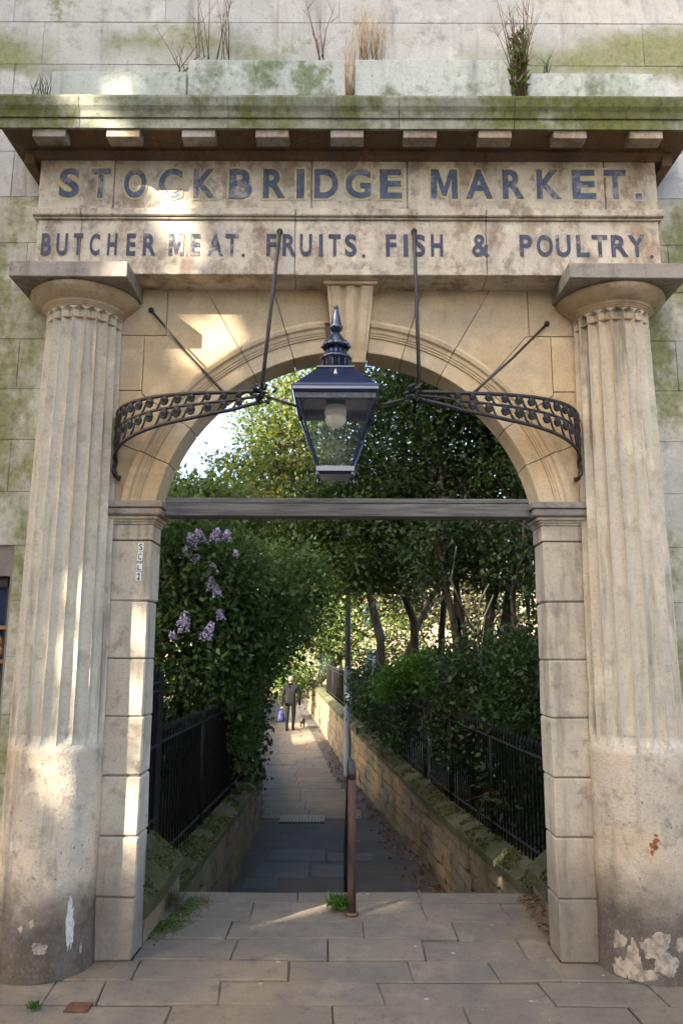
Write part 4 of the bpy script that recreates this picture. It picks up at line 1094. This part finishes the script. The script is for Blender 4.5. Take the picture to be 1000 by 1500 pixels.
def base_at(px, d): p = at(px, 950, d); return (p.x, p.y, SZ)

# lilac leaning over the left wall
lt, C = tree('lilac_bush', 'leafy lilac with purple flower heads overhanging the left railing', 'shrub', (-1.9, 5.0, SZ),
     [lobe(300, 850, 9.0, .75, .8, .75), lobe(370, 900, 9.6, .75, .8, .8), lobe(300, 960, 9.0, .6, .7, .6), lobe(420, 850, 10.2, .55, .6, .5), lobe(335, 1030, 9.8, .34, .6, .55), lobe(255, 800, 8.6, .4, .6, .6), lobe(352, 1085, 10.2, .15, .5, .38), lobe(440, 900, 10.8, .45, .5, .3)],
     30000, .072, 'leaf_lilac', .07, 40, clump=30, spread=.13, shell=.35, trunks=[((-1.6, 5.0, 1.6), .06), ((-1.9, 5.3, 2.2), .05), ((-1.3, 5.5, 1.9), .05)])
for (px, py, s_) in [(281, 797, .95), (297, 789, .8), (313, 786, .7), (331, 786, .6), (271, 811, .6), (285, 822, .6), (314, 834, .55), (310, 857, .7), (321, 868, .7), (266, 908, .7), (269, 919, .7), (300, 928, .95), (325, 902, .55), (254, 932, .4), (345, 812, .35)]:
    p = at(px, py, 8.2 + random.uniform(-.1, .12)); n = int(260 * s_)
    tl = Vector((random.uniform(-.5, .5), random.uniform(-.3, .3), 1)).normalized()
    tt = RNG.uniform(0, 1, n) ** .8; R_ = .062 * s_ * (1.05 - tt) ** .8 + .006; an = RNG.uniform(0, 6.28, n)
    P = np.stack([p.x + R_ * np.cos(an) + tl.x * tt * .2 * s_, p.y + R_ * np.sin(an) + tl.y * tt * .2 * s_, p.z - .08 * s_ + tt * .2 * s_], 1) + RNG.normal(size=(n, 3)) * .006
    fh = leaf_mesh('flower_head', P, RNG.normal(size=(n, 3)) + np.stack([np.cos(an), np.sin(an), 0 * an], 1), .019, 'blossom', lt, .9); fh['kind'] = 'stuff'
# ivy and hedge on the left, filling the dark behind the railing
tree('laurel_hedge', 'dark laurel mass behind the left railing under the lilac', 'hedge', (-2.7, 4.4, SZ),
     [(-2.5, 3.2, .5, .6, 1.3, .9), (-2.4, 5.2, .4, .55, 1.2, .8), (-2.9, 2.2, .9, .7, 1.2, 1.3), (-2.3, 7.2, .3, .5, 1.4, .7), (-3.2, 5.0, 1.6, .9, 1.6, 1.2)], 16000, .10, 'leaf_dark', .06, 14, clump=26, spread=.15, shell=.3)
tree('ivy_bush', 'dark bush spilling over the left wall next to the path', 'shrub', (-1.75, 7.6, SZ),
     [lobe(358, 1040, 11.6, .22, .8, .62), lobe(352, 960, 12.0, .42, .8, .5), lobe(364, 1110, 11.6, .13, .55, .36), lobe(372, 985, 13.5, .2, .7, .3)], 14000, .075, 'leaf_dark', .05, 14, clump=26, spread=.11, shell=.3)
# trees on the left, behind
tree('hawthorn_tree', 'sunlit yellow green tree left of centre seen behind the lantern', 'tree', base_at(330, 17),
     [lobe(430, 640, 16.5, 1.2, 1.3, 1.3), lobe(380, 720, 16, 1.1, 1.2, 1.0), lobe(300, 760, 15.5, 1.3, 1.2, .8), lobe(470, 710, 17, 1.0, 1.2, 1.0), lobe(450, 575, 17.5, .8, 1.0, .7), lobe(415, 790, 15, 1.2, 1.1, .8)],
     24000, .092, 'leaf_mid', .14, 70, GT, clump=44, spread=.19, shell=.4, extra=('leaf_gold', .25))
tree('elder_tree', 'low green tree above the lilac at the left edge of the arch', 'tree', base_at(215, 13),
     [lobe(255, 745, 13, 1.0, 1.0, .5), lobe(210, 800, 13, .9, 1.0, .9), lobe(320, 735, 13.5, .7, .9, .35)], 12000, .10, 'leaf_mid', .10, 24, GT, clump=24, spread=.16, shell=.4)
# trees added out of view behind the left pier to shade and dapple the lane
for lab, bs, lobes in (('sycamore added out of view behind the left pier to shade the lane', (-8.6, 7.6, SZ), [(-8.4, 7.4, 4.6, 2.2, 1.7, 1.5), (-7.0, 8.6, 4.0, 1.7, 1.5, 1.3), (-9.8, 8.2, 4.4, 1.8, 1.6, 1.5), (-8.4, 9.2, 5.6, 1.8, 1.5, 1.2)]), ('second sycamore added out of view further along to shade the lane', (-12.0, 13.0, SZ), [(-12, 13, 4.6, 2.4, 2.2, 1.9), (-10.2, 14.4, 4.0, 1.9, 1.8, 1.6), (-13.6, 14.0, 4.6, 2.0, 1.9, 1.7)])):
    tree('shade_sycamore', lab, 'tree', bs, lobes, 9000, .16, 'leaf_mid', .18, 22, GT, clump=30, spread=.26, shell=.2)
# tall trees added with crowns above view to darken the near lane
for lab, bs, lobes in (('tall tree added left of the lane with an unseen crown for shade', (-3.4, 4.2, SZ), [(-2.6, 3.6, 7.4, 1.9, 1.5, 1.0), (-1.2, 3.8, 7.9, 1.5, 1.4, .9), (-3.6, 5.2, 7.2, 1.6, 1.4, 1.0)]), ('tall tree added right of the lane with an unseen crown for shade', (3.6, 4.4, SZ), [(2.6, 4.0, 7.5, 1.9, 1.6, 1.0), (1.0, 4.4, 8.0, 1.5, 1.5, .9), (3.6, 5.6, 7.2, 1.7, 1.5, 1.1), (2.4, 2.6, 7.0, 1.4, .9, .8)])):
    tree('shade_lime', lab, 'tree', bs, lobes, 9000, .13, 'leaf_mid', .16, 26, GT, clump=30, spread=.2, shell=.3)
# trees on the right
tree('holly_tree', 'dark evergreen tree filling the upper right of the arch', 'tree', base_at(700, 11.5),
     [lobe(690, 600, 11.5, 1.5, 1.4, .9), lobe(600, 560, 11.8, 1.2, 1.2, .7), lobe(590, 680, 12, 1.1, 1.3, .8), lobe(760, 700, 11, .9, 1.2, .8), lobe(680, 710, 11.6, 1.1, 1.2, .7), lobe(530, 620, 12.5, .8, 1.0, .8), lobe(760, 560, 10.5, 1.3, 1.2, .8)],
     40000, .072, 'leaf_dark', .10, 70, GT, clump=48, spread=.17, shell=.35, extra=('leaf_mid', .25),
     trunks=[(tuple(at(640, 640, 11.8)), .075), (tuple(at(705, 620, 11.2)), .085), (tuple(at(770, 640, 10.9)), .07)])
tree('overhanging_tree', 'mid green boughs hanging over the path above the grey lamp post', 'tree', base_at(640, 14.5),
     [lobe(520, 800, 12.6, .95, 1.0, .75), lobe(590, 800, 12.8, .9, 1.0, .7), lobe(460, 785, 13.2, .7, .9, .55), lobe(540, 740, 13, 1.2, 1.0, .6), lobe(505, 855, 12.2, .45, .6, .35)],
     22000, .075, 'leaf_mid', .11, 50, GT, clump=48, spread=.15, shell=.35, extra=('leaf_dark', .5), trunks=[(tuple(at(560, 780, 13.4)), .09), (tuple(at(640, 740, 13.6)), .07)])
tree('forked_tree', 'dark forked tree trunk standing behind the railing right of the lamp post', 'tree', base_at(556, 16.5),
     [lobe(540, 820, 17, 1.0, 1.0, .6), lobe(640, 790, 17, 1.2, 1.2, .8), lobe(600, 870, 17.5, .8, .9, .5)], 4000, .11, 'leaf_olive', .13, 30, GT, clump=20, spread=.2, shell=.4,
     trunks=[(tuple(at(538, 850, 16.3)), .13), (tuple(at(640, 860, 16.6)), .09)])
tree('leaning_tree', 'slender leaning tree trunks on the right beyond the hedge', 'tree', base_at(694, 10.2),
     [lobe(690, 790, 10.6, 1.0, 1.0, .55), lobe(760, 820, 10.2, .7, .9, .55), lobe(640, 830, 10.8, .6, .8, .45)], 9000, .07, 'leaf_dark', .07, 40, GT, clump=22, spread=.16, shell=.4,
     trunks=[(tuple(at(644, 760, 10.4)), .060), (tuple(at(700, 750, 10.2)), .055), (tuple(at(716, 760, 10.6)), .045), (tuple(at(770, 760, 9.6)), .05)])
tree('privet_hedge', 'dense dark hedge behind the railing at the right of the arch', 'hedge', (2.3, 5.2, SZ),
     [lobe(740, 1000, 9.6, .9, 1.2, .7), lobe(790, 1060, 8.2, .6, 1.0, .8), lobe(700, 1070, 9.6, .5, 1.0, .5), lobe(780, 1150, 7.6, .4, 1.0, .5), lobe(820, 980, 8.2, .6, 1, .8)],
     40000, .060, 'leaf_dark', .05, 30, clump=26, spread=.13, shell=.25)
tree('bright_shrub', 'bright green leafy shrub pushing over the right railing', 'shrub', base_at(620, 11.4),
     [lobe(605, 995, 11.6, .46, .4, .28), lobe(655, 1000, 11.0, .38, .4, .28), lobe(575, 1005, 12.0, .28, .4, .22), lobe(630, 978, 11.5, .34, .4, .26)], 10000, .06, 'leaf_bright', .03, 12, clump=24, spread=.08, shell=.3)
tree('ivy_mound', 'trailing ivy mound on the right railing near the lamp post', 'shrub', base_at(560, 14.0),
     [lobe(556, 1035, 13.4, .40, .8, .35), lobe(590, 1060, 12.4, .28, .7, .35), lobe(545, 1000, 15, .4, .8, .35)], 7000, .07, 'leaf_dark', .03, 10, clump=24, spread=.1, shell=.3)
sp = base_at(706, 9.6)
t = thing('bare_sapling', sp, 'thin pale leafless sapling stems in front of the dark hedge on the right', 'tree')
for ends in ([(702, 985), (699, 930), (702, 880), (716, 855)], [(704, 960), (710, 900), (722, 872)], [(668, 800), (660, 850), (690, 920)]):
    mb = MB(); q0 = [at(x, y, 9.35) for x, y in ends]; mb.tube([Vector(sp) + Vector((0, .1, .2))] + q0 if ends[0][1] > 900 else q0, [.013] * 2 + [.010] * (len(q0) - 1) if ends[0][1] > 900 else .010, 5); mb.build('stem', 'pale_bark', t)
for lab, pts_, r_ in (('dark straight trunk rising right of the leaning trunks', [(742, 1000), (748, 860), (752, 740), (750, 600)], .07), ('thin dark trunk leaning left behind the hedge', [(690, 980), (668, 860), (652, 760), (640, 640)], .045), ('dark trunk slanting across the upper right corner below the beam', [(800, 880), (780, 800), (752, 745), (715, 660)], .055), ('slim dark trunk near the right edge of the arch', [(780, 1000), (772, 880), (776, 760), (782, 640)], .04)):
    bs = base_at(pts_[0][0], 10.8); t = thing('tree_trunk', bs, lab, 'tree', GT)
    q0 = [Vector(bs)] + [at(x, y, 10.4 + .2 * i) for i, (x, y) in enumerate(pts_)]
    mb = MB(); mb.tube(q0, [r_ * 1.3, r_, r_ * .85, r_ * .7, r_ * .4], 8); tk = mb.build('trunk', 'bark', t)
    mb = MB()
    for k in range(14):
        s0 = q0[2].lerp(q0[4], random.random()); e_ = s0 + Vector((random.uniform(-.9, .9), random.uniform(-.5, .5), random.uniform(.1, .9))); mb.tube(limb_path(s0, e_, .12, 5), [.016, .012, .009, .006, .003], 4)
    mb.build('limbs', 'bark', tk)
    P = np.array([q0[4]]) + RNG.normal(size=(1500, 3)) * np.array([.5, .5, .4]); leaf_mesh('crown', P, RNG.normal(size=(1500, 3)), .07, 'leaf_dark', t)
# far end of the lane
tree('flowering_tree', 'pale sunlit blossom tree at the far end of the lane', 'tree', base_at(450, 34),
     [lobe(560, 900, 34, 1.8, 1.5, 1.2), lobe(520, 985, 36, 1.6, 1.2, .9), lobe(600, 960, 35, 1.4, 1.2, 1.0), lobe(460, 905, 33, 1.7, 1.5, 1.1), lobe(500, 940, 33, 1.4, 1.5, 1.0), lobe(420, 930, 32, 1.4, 1.5, 1.0), lobe(480, 860, 34, 1.8, 1.5, 1.0)], 15000, .15, 'leaf_mid', .14, 40, GT, clump=16, spread=.3, shell=.4)
tree('far_shrub', 'olive green shrub behind the walking person', 'shrub', (at(420, 1000, 30).x, at(420, 1000, 30).y, PATH_Z),
     [lobe(405, 985, 29, .9, .9, .8), lobe(440, 985, 30, .9, .9, .7), lobe(428, 1000, 31, .9, .9, .7)], 4500, .11, 'leaf_mid', .06, 16, clump=20, spread=.2, shell=.3)
for i, (px, d, h, lab) in enumerate([(190, 36, 800, 'broad far tree beyond the left gardens low in the arch'), (690, 36, 800, 'far tree showing light between the leaning trunks'), (350, 44, 880, 'far rounded tree behind the lilac at the bend of the lane')]):
    tree('garden_tree', lab, 'tree', base_at(px, d), [lobe(px, h + 60, d, 2.6, 2.0, 1.8), lobe(px + 50, h + 100, d, 2.0, 1.8, 1.4), lobe(px - 50, h + 100, d, 2.0, 1.8, 1.4)], 3600, .24, 'leaf_olive' if i % 2 else 'leaf_mid', .16, 22, GT, clump=16, spread=.35, shell=.4)
hx = at(500, 950, 52).x; hy = CAM.y + 52
hs = thing('garden_house', (hx, hy, -1.1), 'pale cream house glimpsed in sunlight through the trees beyond the lane', 'house')
mb = MB(); mb.box(hx - 12, hx + 22, hy, hy + 8, -1.1, 6.2); mb.build('wall', 'harling', hs)
mb = MB(); mb.prism_x([(hy - .4, 6.2), (hy + 4, 9.6), (hy + 8.4, 6.2)], hx - 12.3, hx + 22.3); rf = mb.build('roof', 'slate', hs)
for cx_ in (-9, 4, 19):
    mb = MB(); mb.box(hx + cx_ - .7, hx + cx_ + .7, hy + 3.6, hy + 4.6, 9, 11); mb.build('chimney', 'tenement_stone', rf)
for r_ in (0, 1):
    for k in range(11):
        x = hx - 10 + k * 3; z = .2 + r_ * 3.0
        mb = MB(); mb.box(x - .5, x + .5, hy - .03, hy + .02, z, z + 1.6); w = mb.build('window', 'window_blue', hs)
        mb = MB(); mb.box(x - .6, x + .6, hy - .10, hy, z - .12, z + .01); mb.build('sill', 'plate_white', w)
# unseen tree added to shape the sun patches on the gateway
su = lambda s_, u: (-math.sin(SUN_AZ) * s_ + math.cos(SUN_AZ) * u, -math.cos(SUN_AZ) * s_ - math.sin(SUN_AZ) * u)
S_T = 13.3
bx, by = su(S_T, -.92)
pop = thing('shade_poplar', (bx, by, -.13), 'unseen columnar poplar added opposite with its crown cut open for sun patches', 'tree')
LIT = [(200, 225, .10, .10, -.2), (228, 258, .12, .07, -.2), (250, 300, .11, .09, -.2), (268, 350, .10, .11, -.2), (180, 198, .09, .06, -.42), (290, 172, .06, .10, -.46), (175, 130, .10, .12, -.16),
       (305, 498, .17, .17, 0), (290, 530, .10, .06, 0),
       (122, 870, .06, .25, -.26), (112, 960, .06, .2, -.26), (88, 1120, .10, .14, -.27), (100, 1180, .10, .13, -.27), (204, 930, .06, .25, 0), (204, 1030, .05, .2, 0), (200, 1170, .06, .25, 0), (197, 1250, .05, .15, 0)]
tg = [(PY(x, y, yp), rx * 1.1 + .05, rz * 1.1 + .05) for x, y, rx, rz, yp in LIT]
for x, y, rx in [(565, 1328, .07), (530, 1385, .08), (600, 1350, .05), (690, 1318, .06)]:      # light falling through the arch on the landing
    p = PZ(x, y); s_ = p.y / SUNV.y; q = p - SUNV * s_; tg.append((q, rx + .05, .16))
n = 44000
P = np.stack([bx + RNG.normal(0, .75, n), by + RNG.normal(0, .75, n), RNG.uniform(S_T * math.tan(SUN_EL) - 1.6, S_T * math.tan(SUN_EL) + 6.6, n)], 1)
sv = np.array(SUNV); keep = np.ones(n, bool)
for q, rx, rz in tg:
    k = (P[:, 1] - q.y) / sv[1]; X = P[:, 0] - sv[0] * k; Z = P[:, 2] - sv[2] * k
    dd = ((X - q.x) / rx) ** 2 + ((Z - q.z) / rz) ** 2
    keep &= (dd > 1 + RNG.normal(0, .15, n))  # leaves cut away along sun rays so chosen spots stay lit
leaf_mesh('crown', P[keep], RNG.normal(size=(int(keep.sum()), 3)), .11, 'leaf_mid', pop, .7)
mb = MB(); mb.tube([(bx + .9, by - 1.2, -.13), (bx + .9, by - 1.2, 4), (bx + .4, by - .6, 8)], [.28, .22, .14], 9); mb.build('trunk', 'bark', pop)
# ================================================================== WEEDS ON THE LEDGE
def weed(name, label, pxs, py, Y, hpx, n, mat, spread, rr=.0035, branch=0, leaf=None):
    c = PY(sum(pxs) / 2, py, Y); t = thing(name, tuple(c), label, 'weed', None)
    x0, x1 = PY(pxs[0], py, Y).x, PY(pxs[1], py, Y).x
    for k in range(n):
        b_ = Vector((random.uniform(x0, x1), Y + random.uniform(-.02, .02), c.z - .01)); h = hpx * random.uniform(.55, 1.05)
        e = b_ + Vector((random.uniform(-1, 1) * spread, random.uniform(-.6, .3) * spread, h)); mid = b_.lerp(e, .5) + Vector((random.uniform(-.02, .02), 0, .01))
        mb = MB(); mb.tube([b_, mid, e], [rr, rr * .75, rr * .3], 4)
        for q in range(branch):
            f = random.uniform(.35, .9); s0 = b_.lerp(e, f); mb.tube([s0, s0 + Vector((random.uniform(-.07, .07), random.uniform(-.03, .02), random.uniform(.05, .14)))], [rr * .5, rr * .2], 3)
        mb.build('stem', mat, t)
    if leaf:
        nl = leaf[1]; P = np.stack([RNG.uniform(x0, x1, nl), RNG.normal(Y, .02, nl), c.z + RNG.uniform(0, leaf[2], nl)], 1); leaf_mesh('leaves', P, RNG.normal(size=(nl, 3)) + np.array([0, 0, .6]), leaf[3], leaf[0], t, .3)
    return t
YW = -.09
zl = lambda py: PY(500, py, YW).z
weed('bare_weed', 'bare brown twiggy weed on the ledge left of the tall blocks', (258, 272), 103, YW, .28, 7, 'twig', .22, .003, 2)
weed('bare_weed', 'thin leafless stalks rising from the left tall block', (285, 338), 84, YW, .50, 12, 'twig', .10, .003, 2)
weed('bare_weed', 'pair of dark bare stalks above the inscription just left of the middle', (450, 475), 84, YW, .42, 4, 'twig', .10, .0045, 2)
weed('dry_grass_tuft', 'tuft of tall straw coloured grass growing from the middle joint', (505, 520), 145, YW - .08, .62, 12, 'dry_grass', .05, .0025, 1)
weed('dry_grass_tuft', 'thick clump of golden dry grass on the right tall block', (525, 562), 86, YW, .42, 34, 'dry_grass', .06, .0025, 1)
weed('tall_weed', 'tall dead weed with green shoots in the gap on the right', (752, 768), 140, YW - .08, .72, 24, 'twig', .14, .0042, 3, leaf=('leaf_mid', 260, .42, .05))
weed('green_sprig', 'small green grassy sprig at the left end of the ledge', (48, 72), 140, YW - .06, .17, 16, 'leaf_plain', .04, .003, 0)
weed('green_sprig', 'small green shoot beside the tall dead weed', (796, 803), 104, YW, .12, 7, 'leaf_plain', .03, .003, 1)
# weeds at ground level
def ground_tuft(label, px, py, n, h, mat, r, size, name='weed_tuft', asp=.3):
    c = PZ(px, py); t = thing(name, tuple(c), label, 'weed')
    P = np.stack([c.x + RNG.normal(0, r, n), c.y + RNG.normal(0, r, n), RNG.uniform(0, h * .6, n)], 1); leaf_mesh('leaves', P, RNG.normal(size=(n, 3)) * .5 + np.array([0, 0, 1.0]), size, mat, t, asp)
ground_tuft('small green weed at the foot of the handrail', 496, 1332, 260, .07, 'leaf_bright', .028, .05)
ground_tuft('tiny weed in the paving joint at the lower left', 50, 1478, 60, .02, 'leaf_bright', .012, .025)
ground_tuft('thin grass along the foot of the left end wall', 252, 1334, 160, .06, 'leaf_olive', .05, .09, asp=.06)
n = 2600
# moss mat on the landing near the left end wall
a = PZ(214, 1372); b2 = PZ(276, 1318); tt = RNG.uniform(0, 1, n)
t = tag(thing('moss', (a.x, a.y, 0), None, None), kind='stuff')
P = np.stack([a.x + (b2.x - a.x) * tt + np.abs(RNG.normal(0, .075, n)), a.y + (b2.y - a.y) * tt + RNG.normal(0, .05, n), np.full(n, .002)], 1)
leaf_mesh('moss_growth', P, RNG.normal(size=(n, 3)) * np.array([1, 1, .25]) + np.array([0, 0, .12]), .011, 'leaf_mid', t, .8)
# moss cushions on the wall copings
def coping_moss(L, Zs, side, n, y1, nm):
    yy = 1.32 + (y1 - 1.32) * RNG.uniform(0, 1, n) ** 1.5; o = RNG.uniform(-.05, .33, n)
    hz = np.interp(o, [-.05, .04, .16, .30, .36], [-.035, .012, .037, .002, -.05])
    xz = np.array([lerp_line(L, y_, Zs) for y_ in yy])
    P = np.stack([xz[:, 0] + side * o, yy, xz[:, 1] + hz], 1); k = np.array([noise.noise(Vector(p) * 2.6) for p in P]); P = P[k > -.12]
    t = tag(thing(nm, (L[0][0], 1.3, 0), None, None), kind='stuff')
    leaf_mesh('moss_growth', P, RNG.normal(size=(len(P), 3)) * np.array([1, 1, .4]) + np.array([0, 0, .35]), .020, 'leaf_moss', t, .7)
coping_moss(LW, LZ, -1, 16000, 9, 'coping_moss'); coping_moss(RW, RZ, 1, 20000, 14, 'coping_moss')
n = 4000; s_ = RNG.uniform(0, 1, n); P = np.concatenate([np.stack([-1.11 - .26 * s_, RNG.uniform(.26, 1.2, n), .222 + .205 * s_], 1), np.stack([1.26 + .24 * s_, RNG.uniform(.26, 1.2, n), .165 + .2 * s_], 1)])
k = np.array([noise.noise(Vector(p) * 4) for p in P]); P = P[k > -.1]
t = tag(thing('end_wall_moss', (0, .7, .2), None, None), kind='stuff')
leaf_mesh('moss_growth', P, RNG.normal(size=(len(P), 3)) * np.array([1, 1, .4]) + np.array([0, 0, .3]), .018, 'leaf_moss', t, .7)
# leaf litter along the foot of the right wall and behind the right pier
n = 1500; yy = 3.0 + 20 * RNG.uniform(0, 1, n) ** 1.6
xx = np.array([lerp_line(RW, y_)[0] for y_ in yy]) - np.abs(RNG.normal(0, .17, n)) - .02
t = tag(thing('leaf_litter', (.6, 6, PATH_Z), None, None), kind='stuff')
leaf_mesh('fallen_leaves', np.stack([xx, yy, np.full(n, PATH_Z + .012)], 1), RNG.normal(size=(n, 3)) * np.array([1, 1, .18]), .045, 'leaf_dry', t, .6)
n = 300; P = np.stack([1.14 + RNG.uniform(0, .14, n), RNG.uniform(.25, 1.15, n), RNG.uniform(.004, .03, n)], 1)
t = tag(thing('dry_litter', (1.2, .7, 0), None, None), kind='stuff')
leaf_mesh('fallen_leaves', P, RNG.normal(size=(n, 3)) * np.array([1, 1, .25]), .03, 'leaf_dry', t, .3)

# ================================================================== PERSON, BAG, DOG
def skin_mesh(name, verts, edges, radii, mat, parent, root=0, sub=2):
    me = bpy.data.meshes.new(name); o3 = WO[parent]
    me.from_pydata([tuple(Vector(v) - o3) for v in verts], edges, [])
    ob = bpy.data.objects.new(name, me); COL.objects.link(ob); ob.parent = parent; WO[ob] = o3
    sk = ob.modifiers.new('skin', 'SKIN'); sk.use_smooth_shade = True
    for i, r in enumerate(radii):
        d = me.skin_vertices[0].data[i]; d.radius = r if isinstance(r, tuple) else (r, r); d.use_root = (i == root)
    sb = ob.modifiers.new('sub', 'SUBSURF'); sb.levels = sub; sb.render_levels = sub
    me.materials.append(MATS[mat]); return ob
fp = PZ(425, 1070, PATH_Z); H = 1.72
pn = thing('person', tuple(fp), 'person in dark clothes walking away along the lane with a blue bag', 'person')
V = lambda x, y, z: (fp.x + x, fp.y + y, fp.z + z)
vs = [V(0, 0, .93), V(0, .0, 1.12), V(0, .02, 1.33), V(0, .03, 1.45), V(0, .05, 1.54),
      V(.10, 0, .88), V(.10, .12, .50), V(.09, -.02, .09), V(.10, .10, .04),
      V(-.10, 0, .88), V(-.10, -.06, .48), V(-.10, -.24, .10), V(-.10, -.12, .04),
      V(.19, .02, 1.40), V(.27, .03, 1.12), V(.29, .12, .88), V(.29, .16, .79),
      V(-.19, .02, 1.40), V(-.27, .0, 1.12), V(-.29, -.02, .86), V(-.29, -.02, .77)]
ed = [(0, 1), (1, 2), (2, 3), (3, 4), (0, 5), (5, 6), (6, 7), (7, 8), (0, 9), (9, 10), (10, 11), (11, 12), (2, 13), (13, 14), (14, 15), (15, 16), (2, 17), (17, 18), (18, 19), (19, 20)]
rr = [(.17, .12), (.16, .115), (.18, .12), (.075, .075), .055, .095, .068, .048, .035, .095, .068, .048, .035, .075, .055, .042, .034, .075, .055, .042, .034]
skin_mesh('body', vs, ed, rr, 'coat', pn)
mb = MB(); mb.lathe([(.03, 1.50), (.062, 1.53), (.078, 1.58), (.084, 1.63), (.078, 1.69), (.055, 1.725), (.01, 1.74)], tuple(Vector(fp) + Vector((0, .055, 0))), 16); mb.build('head', 'skin', pn)
mb = MB(); mb.lathe([(.070, 1.56), (.090, 1.60), (.095, 1.65), (.086, 1.705), (.055, 1.745), (.01, 1.755)], tuple(Vector(fp) + Vector((0, .035, 0))), 16); wobble(mb, .012, 14, 2); mb.build('hair', 'hair_grey', pn)
for s, yy_ in ((.10, .03), (-.10, -.19)):
    mb = MB(); mb.rbox(fp.x + s - .045, fp.x + s + .045, fp.y + yy_ - .07, fp.y + yy_ + .17, fp.z + .0, fp.z + .085, .02); mb.build('shoe', 'shoe', pn)
for s, yy_, zz_ in ((.29, .16, .79), (-.29, -.02, .77)):
    for k in range(5):
        b_ = Vector(V(s + (k - 2) * .012, yy_, zz_ - .02)); mb = MB(); mb.tube([b_, b_ + Vector((0, .01, -.045)), b_ + Vector((0, .03, -.07 + abs(k - 2) * .008))], [.010, .009, .006], 5); mb.build('finger', 'skin', pn)
bp = Vector(V(-.30, -.02, .26))
bg_ = thing('carrier_bag', tuple(bp), 'blue carrier bag hanging from the walking person\'s hand', 'bag')
mb = MB(); mb.lathe([(.05, 0), (.115, .02), (.125, .10), (.115, .22), (.085, .32), (.04, .38)], tuple(bp), 14); wobble(mb, .02, 9, 5); mb.build('sack', 'bag_blue', bg_)
for s in (-1, 1):
    mb = MB(); mb.tube([bp + Vector((s * .04, 0, .36)), bp + Vector((s * .02, 0, .44)), bp + Vector((0, 0, .47))], .008, 5); mb.build('handle', 'bag_blue', bg_)
dp = PZ(443, 1066, PATH_Z)
dgt = thing('dog', tuple(dp), 'small dark dog trotting beside the walking person', 'dog')
D_ = lambda x, y, z: (dp.x + x, dp.y + y, dp.z + z)
vs = [D_(0, -.14, .25), D_(0, .02, .24), D_(0, .15, .26), D_(0, .22, .34), D_(0, .30, .36), D_(0, .37, .34), D_(0, -.22, .32), D_(0, -.27, .40)]
ed = [(0, 1), (1, 2), (2, 3), (3, 4), (4, 5), (0, 6), (6, 7)]; rr = [.075, .082, .088, .055, .055, .03, .018, .012]
for x in (-.05, .05):
    i = len(vs); vs += [D_(x, .14, .19), D_(x, .13, .10), D_(x, .15, .015)]; ed += [(2, i), (i, i + 1), (i + 1, i + 2)]; rr += [.04, .024, .02]
    i = len(vs); vs += [D_(x, -.13, .19), D_(x, -.09, .13), D_(x, -.16, .07), D_(x, -.14, .015)]; ed += [(0, i), (i, i + 1), (i + 1, i + 2), (i + 2, i + 3)]; rr += [.05, .032, .02, .02]
skin_mesh('body', vs, ed, rr, 'dog_fur', dgt)
for x in (-.035, .035):
    mb = MB(); mb.tube([D_(x, .28, .39), D_(x * 1.5, .28, .43), D_(x * 1.7, .29, .40)], [.022, .016, .005], 6); mb.build('ear', 'dog_fur', dgt)
hd = Vector(V(.29, .16, .75)); nk = Vector(D_(0, .2, .36))
ld = thing('dog_lead', tuple(hd), 'thin dark lead running from the person\'s hand to the dog', 'lead')
mb = MB(); mb.tube([hd, hd.lerp(nk, .35) + Vector((0, 0, -.10)), hd.lerp(nk, .7) + Vector((0, 0, -.09)), nk], .006, 5); mb.build('strap', 'twine', ld)
mb = MB(); mb.tube([nk + Vector((.06 * math.cos(q), .02 * math.sin(q), .06 * math.sin(q))) for q in np.linspace(0, 6.28, 9)], .008, 5); mb.build('collar', 'rust_paint', ld)
